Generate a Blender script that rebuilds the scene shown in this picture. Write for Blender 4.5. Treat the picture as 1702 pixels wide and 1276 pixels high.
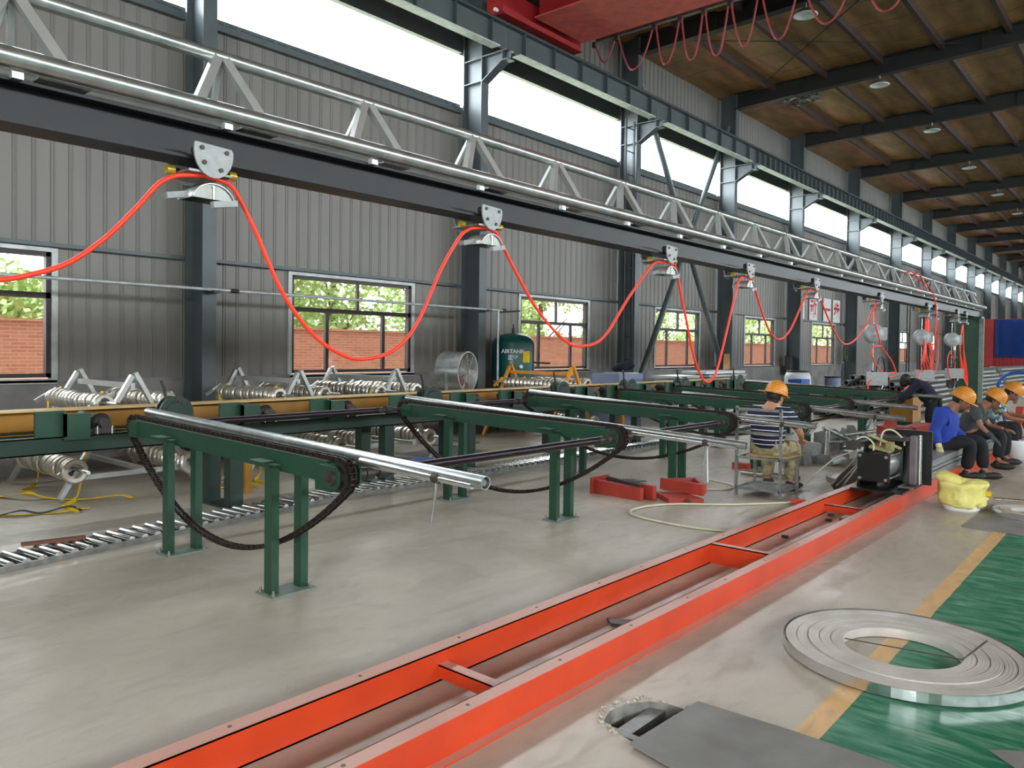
import bpy, bmesh, math, random
from mathutils import Vector, Matrix, noise
for b in list(bpy.data.objects): bpy.data.objects.remove(b)
SC = bpy.context.scene
COL = SC.collection
V = Vector
PI = math.pi
R = random.Random(7)

# ---------------------------------------------------------------- camera
cam_d = bpy.data.cameras.new('camera'); cam = bpy.data.objects.new('camera', cam_d); COL.objects.link(cam)
YAW, PITCH, ROLL = 0.71180666, -0.02069907, 0.01251212
fw = V((-math.sin(YAW)*math.cos(PITCH), math.cos(YAW)*math.cos(PITCH), math.sin(PITCH)))
rt = V((math.cos(YAW), math.sin(YAW), 0)); up = rt.cross(fw)
rt2 = math.cos(ROLL)*rt + math.sin(ROLL)*up; up2 = -math.sin(ROLL)*rt + math.cos(ROLL)*up
M = Matrix((rt2, up2, -fw)).transposed().to_4x4(); M.translation = (0, 0, 1.6)
cam.matrix_world = M
cam_d.sensor_fit = 'HORIZONTAL'; cam_d.sensor_width = 36.0
cam_d.lens = 1286.05/1702*36.0
cam_d.shift_y = -(638-607.2)/1702
cam_d.clip_start = 0.05; cam_d.clip_end = 400
SC.camera = cam

# ---------------------------------------------------------------- light
SC.view_settings.view_transform = 'Standard'; SC.view_settings.look = 'None'
SC.view_settings.gamma = 1; SC.view_settings.use_curve_mapping = False
SC.view_settings.exposure = 0.12
W = bpy.data.worlds.new('sky'); SC.world = W; W.use_nodes = True
bg = W.node_tree.nodes['Background']; bg.inputs[0].default_value = (0.93, 0.97, 1.0, 1); bg.inputs[1].default_value = 18.0
def portal(name, loc, sx, sy, rot):
    d = bpy.data.lights.new(name, 'AREA'); d.shape = 'RECTANGLE'; d.size = sx; d.size_y = sy
    d.cycles.is_portal = True
    o = bpy.data.objects.new(name, d); o.location = loc; o.rotation_euler = rot; COL.objects.link(o); return o

# ---------------------------------------------------------------- materials
def lin(c):
    return tuple(((v/255)/12.92 if v/255 <= .04045 else ((v/255+.055)/1.055)**2.4) for v in c)
def mat(name, rgb, rough=.6, metal=0., var=.12, scale=6., bump=0., rgb2=None, stretch=None, spec=.5):
    m = bpy.data.materials.new(name); m.use_nodes = True; nt = m.node_tree; N = nt.nodes; L = nt.links
    p = N['Principled BSDF']; p.inputs['Roughness'].default_value = rough; p.inputs['Metallic'].default_value = metal
    p.inputs['Specular IOR Level'].default_value = spec
    tc = N.new('ShaderNodeTexCoord'); mp = N.new('ShaderNodeMapping'); L.new(tc.outputs['Object'], mp.inputs[0])
    if stretch: mp.inputs['Scale'].default_value = stretch
    nz = N.new('ShaderNodeTexNoise'); nz.inputs['Scale'].default_value = scale; nz.inputs['Detail'].default_value = 5
    L.new(mp.outputs[0], nz.inputs['Vector'])
    rp = N.new('ShaderNodeValToRGB'); L.new(nz.outputs['Fac'], rp.inputs[0])
    c = lin(rgb); c2 = lin(rgb2) if rgb2 else tuple(v*(1-var*2) for v in c)
    if not rgb2: c = tuple(min(1, v*(1+var)) for v in c)
    rp.color_ramp.elements[0].position = .3; rp.color_ramp.elements[1].position = .7
    rp.color_ramp.elements[0].color = (*c2, 1); rp.color_ramp.elements[1].color = (*c, 1)
    L.new(rp.outputs[0], p.inputs['Base Color'])
    if bump:
        b = N.new('ShaderNodeBump'); b.inputs['Strength'].default_value = bump; b.inputs['Distance'].default_value = .02
        L.new(nz.outputs['Fac'], b.inputs['Height']); L.new(b.outputs[0], p.inputs['Normal'])
    return m
def glass(name, tint, gl=.06):
    m = bpy.data.materials.new(name); m.use_nodes = True; nt = m.node_tree; N = nt.nodes; L = nt.links
    N.remove(N['Principled BSDF']); t = N.new('ShaderNodeBsdfTransparent'); t.inputs[0].default_value = (*tint, 1)
    g = N.new('ShaderNodeBsdfGlossy'); g.inputs['Roughness'].default_value = .03
    mx = N.new('ShaderNodeMixShader'); mx.inputs[0].default_value = gl
    L.new(t.outputs[0], mx.inputs[1]); L.new(g.outputs[0], mx.inputs[2]); L.new(mx.outputs[0], N['Material Output'].inputs[0]); return m
def mathn(nt, op, a, b=None, c=None):
    n = nt.nodes.new('ShaderNodeMath'); n.operation = op
    for i, v in enumerate((a, b, c)):
        if v is None: continue
        if isinstance(v, (int, float)): n.inputs[i].default_value = v
        else: nt.links.new(v, n.inputs[i])
    return n.outputs[0]
def mixc(nt, f, a, b):
    n = nt.nodes.new('ShaderNodeMix'); n.data_type = 'RGBA'
    for s, v in ((n.inputs[0], f), (n.inputs[6], a), (n.inputs[7], b)):
        if isinstance(v, tuple): s.default_value = (*v, 1)
        elif isinstance(v, (int, float)): s.default_value = v
        else: nt.links.new(v, s)
    return n.outputs[2]
def noisen(nt, vec, scale, detail=5, dist=0.):
    n = nt.nodes.new('ShaderNodeTexNoise'); n.inputs['Scale'].default_value = scale; n.inputs['Detail'].default_value = detail
    n.inputs['Distortion'].default_value = dist; nt.links.new(vec, n.inputs['Vector']); return n.outputs['Fac']
def ramp(nt, f, p0, p1):
    n = nt.nodes.new('ShaderNodeMapRange'); n.inputs[1].default_value = p0; n.inputs[2].default_value = p1; n.clamp = True
    nt.links.new(f, n.inputs[0]); return n.outputs[0]

def floor_mat():
    m = bpy.data.materials.new('concrete_floor'); m.use_nodes = True; nt = m.node_tree; N = nt.nodes; L = nt.links
    p = N['Principled BSDF']; tc = N.new('ShaderNodeTexCoord'); o = tc.outputs['Object']
    mp = N.new('ShaderNodeMapping'); L.new(o, mp.inputs[0]); mp.inputs['Scale'].default_value = (1, .45, 1); mp.inputs['Rotation'].default_value = (0, 0, .5)
    big = noisen(nt, mp.outputs[0], 1.1, 6, .6); fine = noisen(nt, mp.outputs[0], 7, 8, 1.2); sp = noisen(nt, o, 60, 3)
    a = mixc(nt, ramp(nt, big, .35, .7), lin((160, 151, 137)), lin((186, 177, 161)))
    a = mixc(nt, mathn(nt, 'MULTIPLY', ramp(nt, fine, .5, .75), .35), a, lin((141, 134, 122)))
    a = mixc(nt, mathn(nt, 'MULTIPLY', ramp(nt, sp, .55, .7), .12), a, lin((120, 116, 108)))
    s = N.new('ShaderNodeSeparateXYZ'); L.new(o, s.inputs[0]); x, y = s.outputs[0], s.outputs[1]
    # worn joint lines of the slab
    j = mathn(nt, 'COMPARE', y, 4.62, .004); a = mixc(nt, mathn(nt, 'MULTIPLY', j, .35), a, lin((110, 106, 100)))
    # old paint of the walkway: green field with a sand-coloured edge line
    wob = mathn(nt, 'MULTIPLY', mathn(nt, 'SUBTRACT', fine, .5), .012)
    xx = mathn(nt, 'ADD', mathn(nt, 'ADD', x, wob), mathn(nt, 'MULTIPLY', mathn(nt, 'SUBTRACT', y, 3.1), .0095))
    green = mathn(nt, 'GREATER_THAN', xx, -1.095); yel = mathn(nt, 'MULTIPLY', mathn(nt, 'GREATER_THAN', xx, -1.2), mathn(nt, 'SUBTRACT', 1., green))
    mp2 = N.new('ShaderNodeMapping'); L.new(o, mp2.inputs[0]); mp2.inputs['Scale'].default_value = (1.2, 6, 1); mp2.inputs['Rotation'].default_value = (0, 0, .25)
    scr = noisen(nt, mp2.outputs[0], 3.2, 7, .8)
    gcol = mixc(nt, ramp(nt, scr, .42, .62), lin((28, 108, 78)), lin((84, 138, 112)))
    gcol = mixc(nt, mathn(nt, 'MULTIPLY', ramp(nt, scr, .64, .74), .6), gcol, lin((150, 160, 145)))
    ycol = mixc(nt, ramp(nt, fine, .4, .7), lin((214, 172, 118)), lin((190, 158, 116)))
    a = mixc(nt, yel, a, ycol); a = mixc(nt, green, a, gcol)
    L.new(a, p.inputs['Base Color'])
    rg = mathn(nt, 'ADD', .28, mathn(nt, 'MULTIPLY', ramp(nt, fine, .35, .7), .22)); L.new(rg, p.inputs['Roughness'])
    b = N.new('ShaderNodeBump'); b.inputs['Strength'].default_value = .12; b.inputs['Distance'].default_value = .01; L.new(fine, b.inputs['Height']); L.new(b.outputs[0], p.inputs['Normal'])
    return m
def brick_mat(name='outdoor_brick', sc=(1, 1, 1)):
    m = bpy.data.materials.new(name); m.use_nodes = True; nt = m.node_tree; N = nt.nodes; L = nt.links
    p = N['Principled BSDF']; p.inputs['Roughness'].default_value = .9; tc = N.new('ShaderNodeTexCoord')
    s = N.new('ShaderNodeSeparateXYZ'); L.new(tc.outputs['Object'], s.inputs[0]); c = N.new('ShaderNodeCombineXYZ'); L.new(s.outputs[1], c.inputs[0]); L.new(s.outputs[2], c.inputs[1])
    b = N.new('ShaderNodeTexBrick'); L.new(c.outputs[0], b.inputs['Vector']); b.inputs['Scale'].default_value = 1
    b.inputs['Brick Width'].default_value = .24; b.inputs['Row Height'].default_value = .058; b.inputs['Mortar Size'].default_value = .008
    b.inputs['Color1'].default_value = (*lin((206, 136, 108)), 1); b.inputs['Color2'].default_value = (*lin((190, 116, 92)), 1); b.inputs['Mortar'].default_value = (*lin((206, 160, 138)), 1)
    L.new(b.outputs[0], p.inputs['Base Color']); return m
def band_mat(name, c1, c2, axis, freq, thr, rough=.8, noise_d=0.):
    m = bpy.data.materials.new(name); m.use_nodes = True; nt = m.node_tree; N = nt.nodes; L = nt.links
    p = N['Principled BSDF']; p.inputs['Roughness'].default_value = rough; tc = N.new('ShaderNodeTexCoord')
    s = N.new('ShaderNodeSeparateXYZ'); L.new(tc.outputs['Object'], s.inputs[0]); v = s.outputs[axis]
    if noise_d: v = mathn(nt, 'ADD', v, mathn(nt, 'MULTIPLY', noisen(nt, tc.outputs['Object'], 8, 2), noise_d))
    f = mathn(nt, 'FRACT', mathn(nt, 'MULTIPLY', v, freq)); g = mathn(nt, 'LESS_THAN', f, thr)
    L.new(mixc(nt, g, lin(c1), lin(c2)), p.inputs['Base Color']); return m
def camo_mat():
    m = bpy.data.materials.new('camouflage_cloth'); m.use_nodes = True; nt = m.node_tree; N = nt.nodes; L = nt.links
    p = N['Principled BSDF']; p.inputs['Roughness'].default_value = .9; tc = N.new('ShaderNodeTexCoord'); o = tc.outputs['Object']
    a = noisen(nt, o, 11, 2, .5); b = noisen(nt, o, 19, 2, .5)
    c = mixc(nt, ramp(nt, a, .48, .5), lin((104, 134, 140)), lin((38, 66, 78))); c = mixc(nt, ramp(nt, b, .58, .6), c, lin((186, 196, 190)))
    L.new(c, p.inputs['Base Color']); return m

K = {}
K['floor'] = floor_mat()
K['panel'] = mat('grey_cladding', (121, 118, 112), .45, .1, .06, 1.5, stretch=(1, 1, .25))
K['plinth'] = mat('rendered_plinth', (142, 140, 138), .85, 0, .1, 2.2, .3, rgb2=(106, 104, 103))
K['steel'] = mat('slate_painted_steel', (80, 89, 91), .42, .1, .06, 3)
K['darksteel'] = mat('dark_roof_steel', (36, 38, 37), .6, 0, .08, 3)
K['purlin'] = mat('brown_purlin_steel', (58, 40, 33), .7, 0, .1, 4)
K['insul'] = mat('brown_roof_lining', (160, 118, 72), .55, 0, .12, 1.4, .5, rgb2=(112, 80, 46), stretch=(2.5, .6, 1))
K['frame'] = mat('dark_window_frame', (58, 46, 48), .5)
K['sill'] = mat('pale_metal_trim', (172, 176, 172), .4, .3)
K['glass'] = glass('tinted_window_glass', (.58, .59, .58), .05)
K['clear'] = glass('clerestory_glass', (.95, .97, .98), .03)
K['green'] = mat('green_machine_paint', (30, 68, 49), .4, 0, .09, 5)
K['green2'] = mat('dark_green_machine_paint', (26, 50, 40), .42, 0, .1, 5)
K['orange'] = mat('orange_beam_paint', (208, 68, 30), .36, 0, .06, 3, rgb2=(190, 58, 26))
def pale_tops(m, col, amt=.8):  # mixes a paler colour into upward faces
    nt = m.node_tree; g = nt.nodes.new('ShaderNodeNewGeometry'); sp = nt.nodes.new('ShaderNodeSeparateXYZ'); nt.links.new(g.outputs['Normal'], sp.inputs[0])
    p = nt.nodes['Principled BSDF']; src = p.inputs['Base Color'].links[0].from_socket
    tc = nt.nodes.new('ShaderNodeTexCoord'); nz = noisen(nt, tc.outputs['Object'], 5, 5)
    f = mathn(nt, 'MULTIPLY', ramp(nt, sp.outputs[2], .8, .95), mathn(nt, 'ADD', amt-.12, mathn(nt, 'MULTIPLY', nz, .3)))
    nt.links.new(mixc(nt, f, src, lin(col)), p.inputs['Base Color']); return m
def seamed(m):
    nt = m.node_tree; p = nt.nodes['Principled BSDF']; src = p.inputs['Base Color'].links[0].from_socket
    tc = nt.nodes.new('ShaderNodeTexCoord'); o = tc.outputs['Object']; s = nt.nodes.new('ShaderNodeSeparateXYZ'); nt.links.new(o, s.inputs[0])
    y = mathn(nt, 'ADD', s.outputs[1], mathn(nt, 'MULTIPLY', noisen(nt, o, .8, 3), .25))
    f = mathn(nt, 'LESS_THAN', mathn(nt, 'FRACT', mathn(nt, 'MULTIPLY', y, .72)), .022)
    mp = nt.nodes.new('ShaderNodeMapping'); mp.inputs['Scale'].default_value = (.9, 5, 1); nt.links.new(o, mp.inputs[0])
    st = mathn(nt, 'MULTIPLY', ramp(nt, noisen(nt, mp.outputs[0], 1.6, 5, .4), .56, .7), .5)
    c = mixc(nt, st, src, lin((92, 64, 40))); nt.links.new(mixc(nt, mathn(nt, 'MULTIPLY', f, .8), c, lin((60, 40, 26))), p.inputs['Base Color'])
seamed(K['insul'])
pale_tops(K['orange'], (190, 142, 124), .85); pale_tops(K['green'], (120, 140, 122), .45)  # window-light sheen painted onto the orange tops; green tops only made paler
K['red'] = mat('red_primer_paint', (160, 54, 40), .5, 0, .1, 5)
K['crane'] = mat('crane_red_paint', (148, 28, 28), .5, 0, .08, 3)
K['yellow'] = mat('ochre_yellow_paint', (156, 108, 28), .5, 0, .12, 4)
K['rackorange'] = mat('amber_rack_paint', (226, 150, 30), .5, 0, .1, 5)
K['tan'] = mat('worn_tan_flange', (206, 172, 112), .5, 0, .12, 5)
K['galv'] = mat('galvanised_steel', (196, 200, 198), .28, .85, .1, 9, rgb2=(160, 166, 164))
K['galvdull'] = mat('dull_galvanised_steel', (156, 158, 154), .42, .6, .1, 14, rgb2=(122, 126, 124))
K['alu'] = mat('aluminium_section', (186, 188, 184), .4, .7, .06, 10)
K['chrome'] = mat('bright_rod_steel', (216, 218, 216), .15, .95, .04, 10)
K['chain'] = mat('oily_chain_steel', (62, 52, 46), .42, .7, .15, 30)
K['iron'] = mat('dark_cast_iron', (70, 66, 62), .5, .5, .12, 12)
K['darkbeam'] = mat('dark_rail_steel', (30, 32, 34), .42, .4, .08, 4)
K['shaft'] = mat('dark_oiled_shaft', (46, 38, 44), .3, .6, .1, 8)
K['ring'] = mat('polished_ring_steel', (206, 200, 188), .34, .75, .1, 20)
K['hose'] = mat('bright_red_hose', (250, 62, 36), .38, 0, .02, 8)
K['hose2'] = mat('pink_red_hose', (196, 60, 62), .5, 0, .04, 8)
K['loopred'] = mat('dull_red_cable', (140, 50, 50), .6, 0, .06, 8)
K['hosew'] = mat('milky_plastic_hose', (206, 204, 176), .35, 0, .04, 8)
K['strap'] = mat('yellow_webbing', (240, 204, 34), .75, 0, .1, 12)
K['black'] = mat('black_paint', (20, 21, 22), .35, 0, .1, 6)
K['blackcloth'] = mat('black_cloth', (22, 23, 26), .9, 0, .1, 12, .2)
K['navy'] = mat('navy_cloth', (20, 24, 44), .9, 0, .1, 12, .2)
K['blue'] = mat('cobalt_work_cloth', (30, 60, 152), .85, 0, .14, 7, .3)
K['greycloth'] = mat('charcoal_cloth', (62, 66, 70), .9, 0, .1, 12, .2)
K['khaki'] = mat('khaki_patterned_cloth', (176, 164, 124), .9, 0, .1, 14, .2, rgb2=(84, 74, 56))
K['brownpants'] = mat('brown_patterned_cloth', (84, 70, 56), .9, 0, .1, 18, .2, rgb2=(48, 40, 34))
K['skin'] = mat('tanned_skin', (186, 132, 100), .55, 0, .05, 6)
K['skin2'] = mat('dark_tanned_skin', (138, 94, 70), .55, 0, .05, 6)
K['hair'] = mat('black_hair', (24, 20, 18), .6)
K['helmet'] = band_mat('orange_helmet_shell', (216, 140, 44), (150, 94, 30), 2, 34, .16, .45)
K['glove'] = mat('dirty_cotton_glove', (208, 196, 150), .9, 0, .15, 20, .2)
K['shoe'] = mat('worn_black_shoe', (36, 32, 30), .6)
K['shirt'] = band_mat('striped_knit', (24, 28, 54), (226, 230, 236), 2, 19, .17, .85, .012)
K['camo'] = camo_mat()
K['tank'] = mat('teal_tank_paint', (14, 92, 86), .3, 0, .05, 5)
K['white'] = mat('white_plastic', (226, 230, 232), .4, 0, .03, 6)
K['paper'] = mat('white_sign_paper', (226, 222, 220), .7, 0, .03, 6)
K['signred'] = mat('sign_red', (190, 30, 48), .6)
K['lblue'] = mat('pale_blue_grey_paint', (122, 132, 164), .5, 0, .06, 5)
K['bluebox'] = mat('bright_blue_plastic', (32, 86, 176), .5)
K['bag'] = mat('pale_yellow_woven_bag', (226, 218, 132), .6, 0, .1, 7, 1.0, rgb2=(206, 196, 104))
K['wood'] = mat('worn_plywood', (170, 140, 92), .8, 0, .12, 9, stretch=(1, 6, 1))
K['container'] = mat('container_red', (168, 52, 52), .6, 0, .08, 3)
K['tarp'] = mat('blue_tarpaulin', (16, 66, 152), .45, 0, .12, 2, .4)
K['plate'] = mat('grey_cover_plate', (136, 136, 132), .6, .1, .14, 3.4, .1, rgb2=(112, 110, 106))
K['pit'] = mat('pit_concrete', (150, 148, 140), .9, 0, .2, 9, .8, rgb2=(70, 66, 62))
K['leaf'] = mat('tree_leaf', (196, 212, 150), .7, 0, .2, 3, rgb2=(150, 178, 112))
K['bark'] = mat('tree_bark', (110, 92, 74), .9)
K['brick'] = brick_mat()
K['ground'] = mat('outdoor_ground', (170, 164, 150), .9)
K['roofred'] = mat('red_roof_tile', (200, 96, 84), .8)
K['wallwhite'] = mat('white_house_wall', (235, 230, 222), .8)
K['lampwhite'] = mat('frosted_lamp_glass', (225, 228, 232), .4)
K['litflange'] = mat('lit_flange_tone', (190, 200, 192), .5)  # bright light on the runway's bottom flange put into its colour
K['platedull'] = mat('dusty_green_plate', (112, 128, 114), .6, 0, .1, 9)
K['castmetal'] = mat('cast_zinc', (158, 161, 161), .5, .2, .08, 20)
K['galvshade'] = mat('shaded_chord_steel', (112, 114, 108), .5, .3, .1, 9)  # darker copy of the galvanised steel, shade painted onto the rear chord
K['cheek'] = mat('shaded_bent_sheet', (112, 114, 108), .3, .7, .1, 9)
K['copper'] = mat('brass_fitting', (200, 168, 60), .35, .6)
K['pipewhite'] = mat('pale_grey_pipe', (196, 202, 204), .35, .4)
K['foil'] = mat('torn_foil', (190, 192, 190), .3, .8, .2, 9, 1.0, rgb2=(60, 62, 62))
K['cardbox'] = mat('brown_board', (196, 150, 96), .8)

# ---------------------------------------------------------------- mesh builder
def rot_to(d):
    return d.normalized().to_track_quat('Z', 'Y').to_matrix().to_4x4()
SPLIT = {'stiffener', 'side_channel', 'clamp_block', 'plate_bolt', 'wheel', 'anchor_bolt', 'head_nut', 'tie_rod', 'side_cheek', 'bearing_bolt', 'cross_member', 'beam_leg', 'fan_blade', 'marker_strip', 'eye', 'shoe_pair', 'crane_wheel', 'track_arm', 'bolt_hole', 'flange_hole', 'pipe_bracket', 'tank_leg', 'shaft_cradle', 'universal_joint', 'ring_shaft', 'bearing_plate', 'side_web', 'cross_plate', 'cable_strand', 'end_block', 'bearing_housing'}
class MB:
    def __init__(s): s.bm = bmesh.new()
    def box(s, x0, x1, y0, y1, z0, z1, bev=0):
        m = Matrix.Translation(((x0+x1)/2, (y0+y1)/2, (z0+z1)/2)) @ Matrix.Diagonal((abs(x1-x0), abs(y1-y0), abs(z1-z0), 1))
        r = bmesh.ops.create_cube(s.bm, size=1, matrix=m)
        if bev:
            es = list({e for v in r['verts'] for e in v.link_edges}); bmesh.ops.bevel(s.bm, geom=es, offset=bev, segments=2, affect='EDGES')
        return s
    def obox(s, c, size, rot=(0, 0, 0), bev=0):
        from mathutils import Euler
        m = Matrix.Translation(c) @ Euler(rot).to_matrix().to_4x4() @ Matrix.Diagonal((*size, 1))
        r = bmesh.ops.create_cube(s.bm, size=1, matrix=m)
        if bev:
            es = list({e for v in r['verts'] for e in v.link_edges}); bmesh.ops.bevel(s.bm, geom=es, offset=bev, segments=2, affect='EDGES')
        return s
    def bar(s, p, q, w, h, upv=(0, 0, 1)):
        p, q = V(p), V(q); d = (q-p); l = d.length; z = d.normalized(); u = V(upv)
        x = u.cross(z)
        if x.length < 1e-4: x = V((1, 0, 0)).cross(z)
        x.normalize(); y = z.cross(x)
        m = Matrix((x, y, z)).transposed().to_4x4(); m.translation = (p+q)/2
        bmesh.ops.create_cube(s.bm, size=1, matrix=m @ Matrix.Diagonal((w, h, l, 1))); return s
    def cyl(s, p, q, r, r2=None, seg=14, caps=True):
        p, q = V(p), V(q); d = q-p; r2 = r if r2 is None else r2
        m = Matrix.Translation((p+q)/2) @ rot_to(d)
        g = bmesh.ops.create_cone(s.bm, cap_ends=caps, segments=seg, radius1=r, radius2=r2, depth=d.length, matrix=m)
        for v in g['verts']:
            for f in v.link_faces:
                if len(f.verts) == 4: f.smooth = True
                else:
                    for e in f.edges: e.smooth = False
        return s
    def hollow(s, p, q, ro, ri, seg=20):
        p, q = V(p), V(q); m = rot_to(q-p); rings = []
        for c, r in ((p, ro), (q, ro), (q, ri), (p, ri)):
            mm = Matrix.Translation(c) @ m
            rings.append([s.bm.verts.new(mm @ V((r*math.cos(2*PI*i/seg), r*math.sin(2*PI*i/seg), 0))) for i in range(seg)])
        for a in range(4):
            A, B = rings[a], rings[(a+1) % 4]
            for i in range(seg):
                f = s.bm.faces.new((A[i], A[(i+1) % seg], B[(i+1) % seg], B[i])); f.smooth = a % 2 == 0
                if a % 2 == 1:
                    for e in f.edges: e.smooth = False
        return s
    def tube(s, pts, r, seg=8, caps=True, closed=False):
        pts = [V(p) for p in pts]; n = len(pts); rs = r if isinstance(r, (list, tuple)) else [r]*n; rings = []; prev = None
        for i, p in enumerate(pts):
            a = pts[i-1] if (i > 0 or closed) else p; b = pts[(i+1) % n] if (i < n-1 or closed) else p
            t = (b-a).normalized()
            if prev is None:
                x = t.orthogonal().normalized()
            else:
                x = prev - t*prev.dot(t)
                x = x.normalized() if x.length > 1e-6 else t.orthogonal().normalized()
            prev = x; y = t.cross(x)
            rings.append([s.bm.verts.new(p + (x*math.cos(2*PI*k/seg)+y*math.sin(2*PI*k/seg))*rs[i]) for k in range(seg)])
        for i in range(n-1 + (1 if closed else 0)):
            A, B = rings[i], rings[(i+1) % n]
            for k in range(seg):
                f = s.bm.faces.new((A[k], A[(k+1) % seg], B[(k+1) % seg], B[k])); f.smooth = True
        if caps and not closed:
            for rr in (rings[0][::-1], rings[-1]):
                f = s.bm.faces.new(rr)
                for e in f.edges: e.smooth = False
        return s
    def prism(s, poly, axis, t0, t1):
        def P(a, b, t): return {'X': (t, a, b), 'Y': (a, t, b), 'Z': (a, b, t)}[axis]
        A = [s.bm.verts.new(P(a, b, t0)) for a, b in poly]; B = [s.bm.verts.new(P(a, b, t1)) for a, b in poly]
        s.bm.faces.new(A); s.bm.faces.new(B[::-1]); n = len(poly)
        for i in range(n): s.bm.faces.new((A[i], B[i], B[(i+1) % n], A[(i+1) % n]))
        return s
    def lathe(s, prof, c=(0, 0, 0), seg=24, axis=(0, 0, 1)):
        m = Matrix.Translation(c) @ rot_to(V(axis)); rings = []
        for r, z in prof:
            rings.append([s.bm.verts.new(m @ V((max(r, 1e-4)*math.cos(2*PI*i/seg), max(r, 1e-4)*math.sin(2*PI*i/seg), z))) for i in range(seg)])
        for A, B in zip(rings, rings[1:]):
            for i in range(seg):
                f = s.bm.faces.new((A[i], A[(i+1) % seg], B[(i+1) % seg], B[i])); f.smooth = True
        return s
    def ell(s, c, r, rot=None, seg=12):
        m = Matrix.Translation(c)
        if rot is not None: m = m @ rot
        m = m @ Matrix.Diagonal((*((r,)*3 if isinstance(r, (int, float)) else r), 1))
        g = bmesh.ops.create_uvsphere(s.bm, u_segments=seg, v_segments=max(6, seg//2+2), radius=1, matrix=m)
        for v in g['verts']:
            for f in v.link_faces: f.smooth = True
        return s
    def quad(s, *p): s.bm.faces.new([s.bm.verts.new(q) for q in p]); return s
    def build(s, name, m, parent=None, loc=None):
        bmesh.ops.recalc_face_normals(s.bm, faces=s.bm.faces)
        if name in SPLIT and parent is not None:
            s.bm.verts.ensure_lookup_table(); s.bm.verts.index_update(); seen = {}; comp = 0
            for v in s.bm.verts:
                if v.index in seen: continue
                st = [v]; seen[v.index] = comp
                while st:
                    w = st.pop()
                    for e in w.link_edges:
                        o_ = e.other_vert(w)
                        if o_.index not in seen: seen[o_.index] = comp; st.append(o_)
                comp += 1
            if comp > 1:
                me = bpy.data.meshes.new(name); s.bm.to_mesh(me); s.bm.free(); out = None
                for c in range(comp):
                    b2 = bmesh.new(); b2.from_mesh(me); b2.verts.ensure_lookup_table()
                    bmesh.ops.delete(b2, geom=[v for v in b2.verts if seen[v.index] != c], context='VERTS')
                    m2 = bpy.data.meshes.new(name); b2.to_mesh(m2); b2.free(); m2.materials.append(K[m] if isinstance(m, str) else m)
                    o = bpy.data.objects.new(name, m2); COL.objects.link(o); o.parent = parent; out = out or o
                return out
        me = bpy.data.meshes.new(name)
        if loc is not None: bmesh.ops.translate(s.bm, verts=s.bm.verts, vec=-V(loc))
        s.bm.to_mesh(me); s.bm.free(); me.materials.append(K[m] if isinstance(m, str) else m)
        o = bpy.data.objects.new(name, me); COL.objects.link(o)
        if loc is not None: o.location = loc
        if parent: o.parent = parent
        return o
def tag(o, label, cat, group=None, kind=None):
    o['label'] = label; o['category'] = cat
    if group: o['group'] = group
    if kind: o['kind'] = kind
    return o
def struct(o): o['kind'] = 'structure'; return o
def thing(name, label, cat, loc=(0, 0, 0), group=None, rz=0):
    o = bpy.data.objects.new(name, None); COL.objects.link(o); o.location = loc; o.rotation_euler = (0, 0, rz); o.empty_display_size = .1
    return tag(o, label, cat, group)
def copy_tree(o, parent=None):
    c = o.copy(); COL.objects.link(c); c.parent = parent
    for ch in list(o.children): copy_tree(ch, c)
    return c
def curve(pts, n=8):
    # Catmull-Rom through points
    P = [V(p) for p in pts]; P = [P[0]*2-P[1]] + P + [P[-1]*2-P[-2]]; out = []
    for i in range(1, len(P)-2):
        a, b, c, d = P[i-1:i+3]
        for k in range(n):
            t = k/n
            out.append(.5*((2*b)+(c-a)*t+(2*a-5*b+4*c-d)*t*t+(3*b-a-3*c+d)*t**3))
    out.append(P[-2]); return out
ORD = ['first', 'second', 'third', 'fourth', 'fifth', 'sixth', 'seventh', 'eighth', 'ninth', 'tenth', 'eleventh', 'twelfth', 'thirteenth', 'fourteenth', 'fifteenth', 'sixteenth', 'seventeenth', 'eighteenth', 'nineteenth']

#@@SHELL
XW = -10.6; YEND = 94.; YBACK = -9.; XR = 13.4
COLY = [-5.9, -.3, 5.28, 10.72, 16.2, 21.6, 27.0, 33.2, 39.5, 45.3, 51., 56.8, 62.5, 68.3, 74.1, 79.9, 85.7]
LOWW = [(1.0, 3.53), (6.95, 9.45), (12.52, 14.98), (18.1, 20.56), (23.68, 26.05), (29.65, 32.2), (41.2, 43.7), (47., 49.5), (52.8, 55.2), (58.4, 60.9), (64.2, 66.7), (70., 72.5), (76., 78.5)]
CZ0, CZ1 = 6.25, 7.3; SZ, HZ = 1.18, 2.73

# floor with the broken pit opening
HOLE = [(-1.85, 2.78), (-1.88, 2.87), (-1.87, 2.98), (-1.80, 3.08), (-1.72, 3.11), (-1.62, 3.12), (-1.2, 3.12), (-1.2, 2.72), (-1.62, 2.70), (-1.74, 2.73)]
b = MB(); outer = [(XW, YBACK), (XR, YBACK), (XR, YEND), (XW, YEND)]
es = []
for loop in (outer, HOLE):
    vs = [b.bm.verts.new((x, y, 0)) for x, y in loop]
    es += [b.bm.edges.new((vs[i], vs[(i+1) % len(vs)])) for i in range(len(vs))]
bmesh.ops.triangle_fill(b.bm, use_beauty=True, use_dissolve=False, edges=es)
for f in b.bm.faces: f.normal_update()
fl = struct(b.build('floor', 'floor'))
b = MB()
for i in range(len(HOLE)):
    (x0, y0), (x1, y1) = HOLE[i], HOLE[(i+1) % len(HOLE)]
    b.quad((x0, y0, 0), (x1, y1, 0), (x1, y1, -.35), (x0, y0, -.35))
b.quad(*[(x, y, -.35) for x, y in ((-1.9, 2.68), (-1.18, 2.68), (-1.18, 3.14), (-1.9, 3.14))])
struct(b.build('trim_1', 'pit')); 
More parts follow.
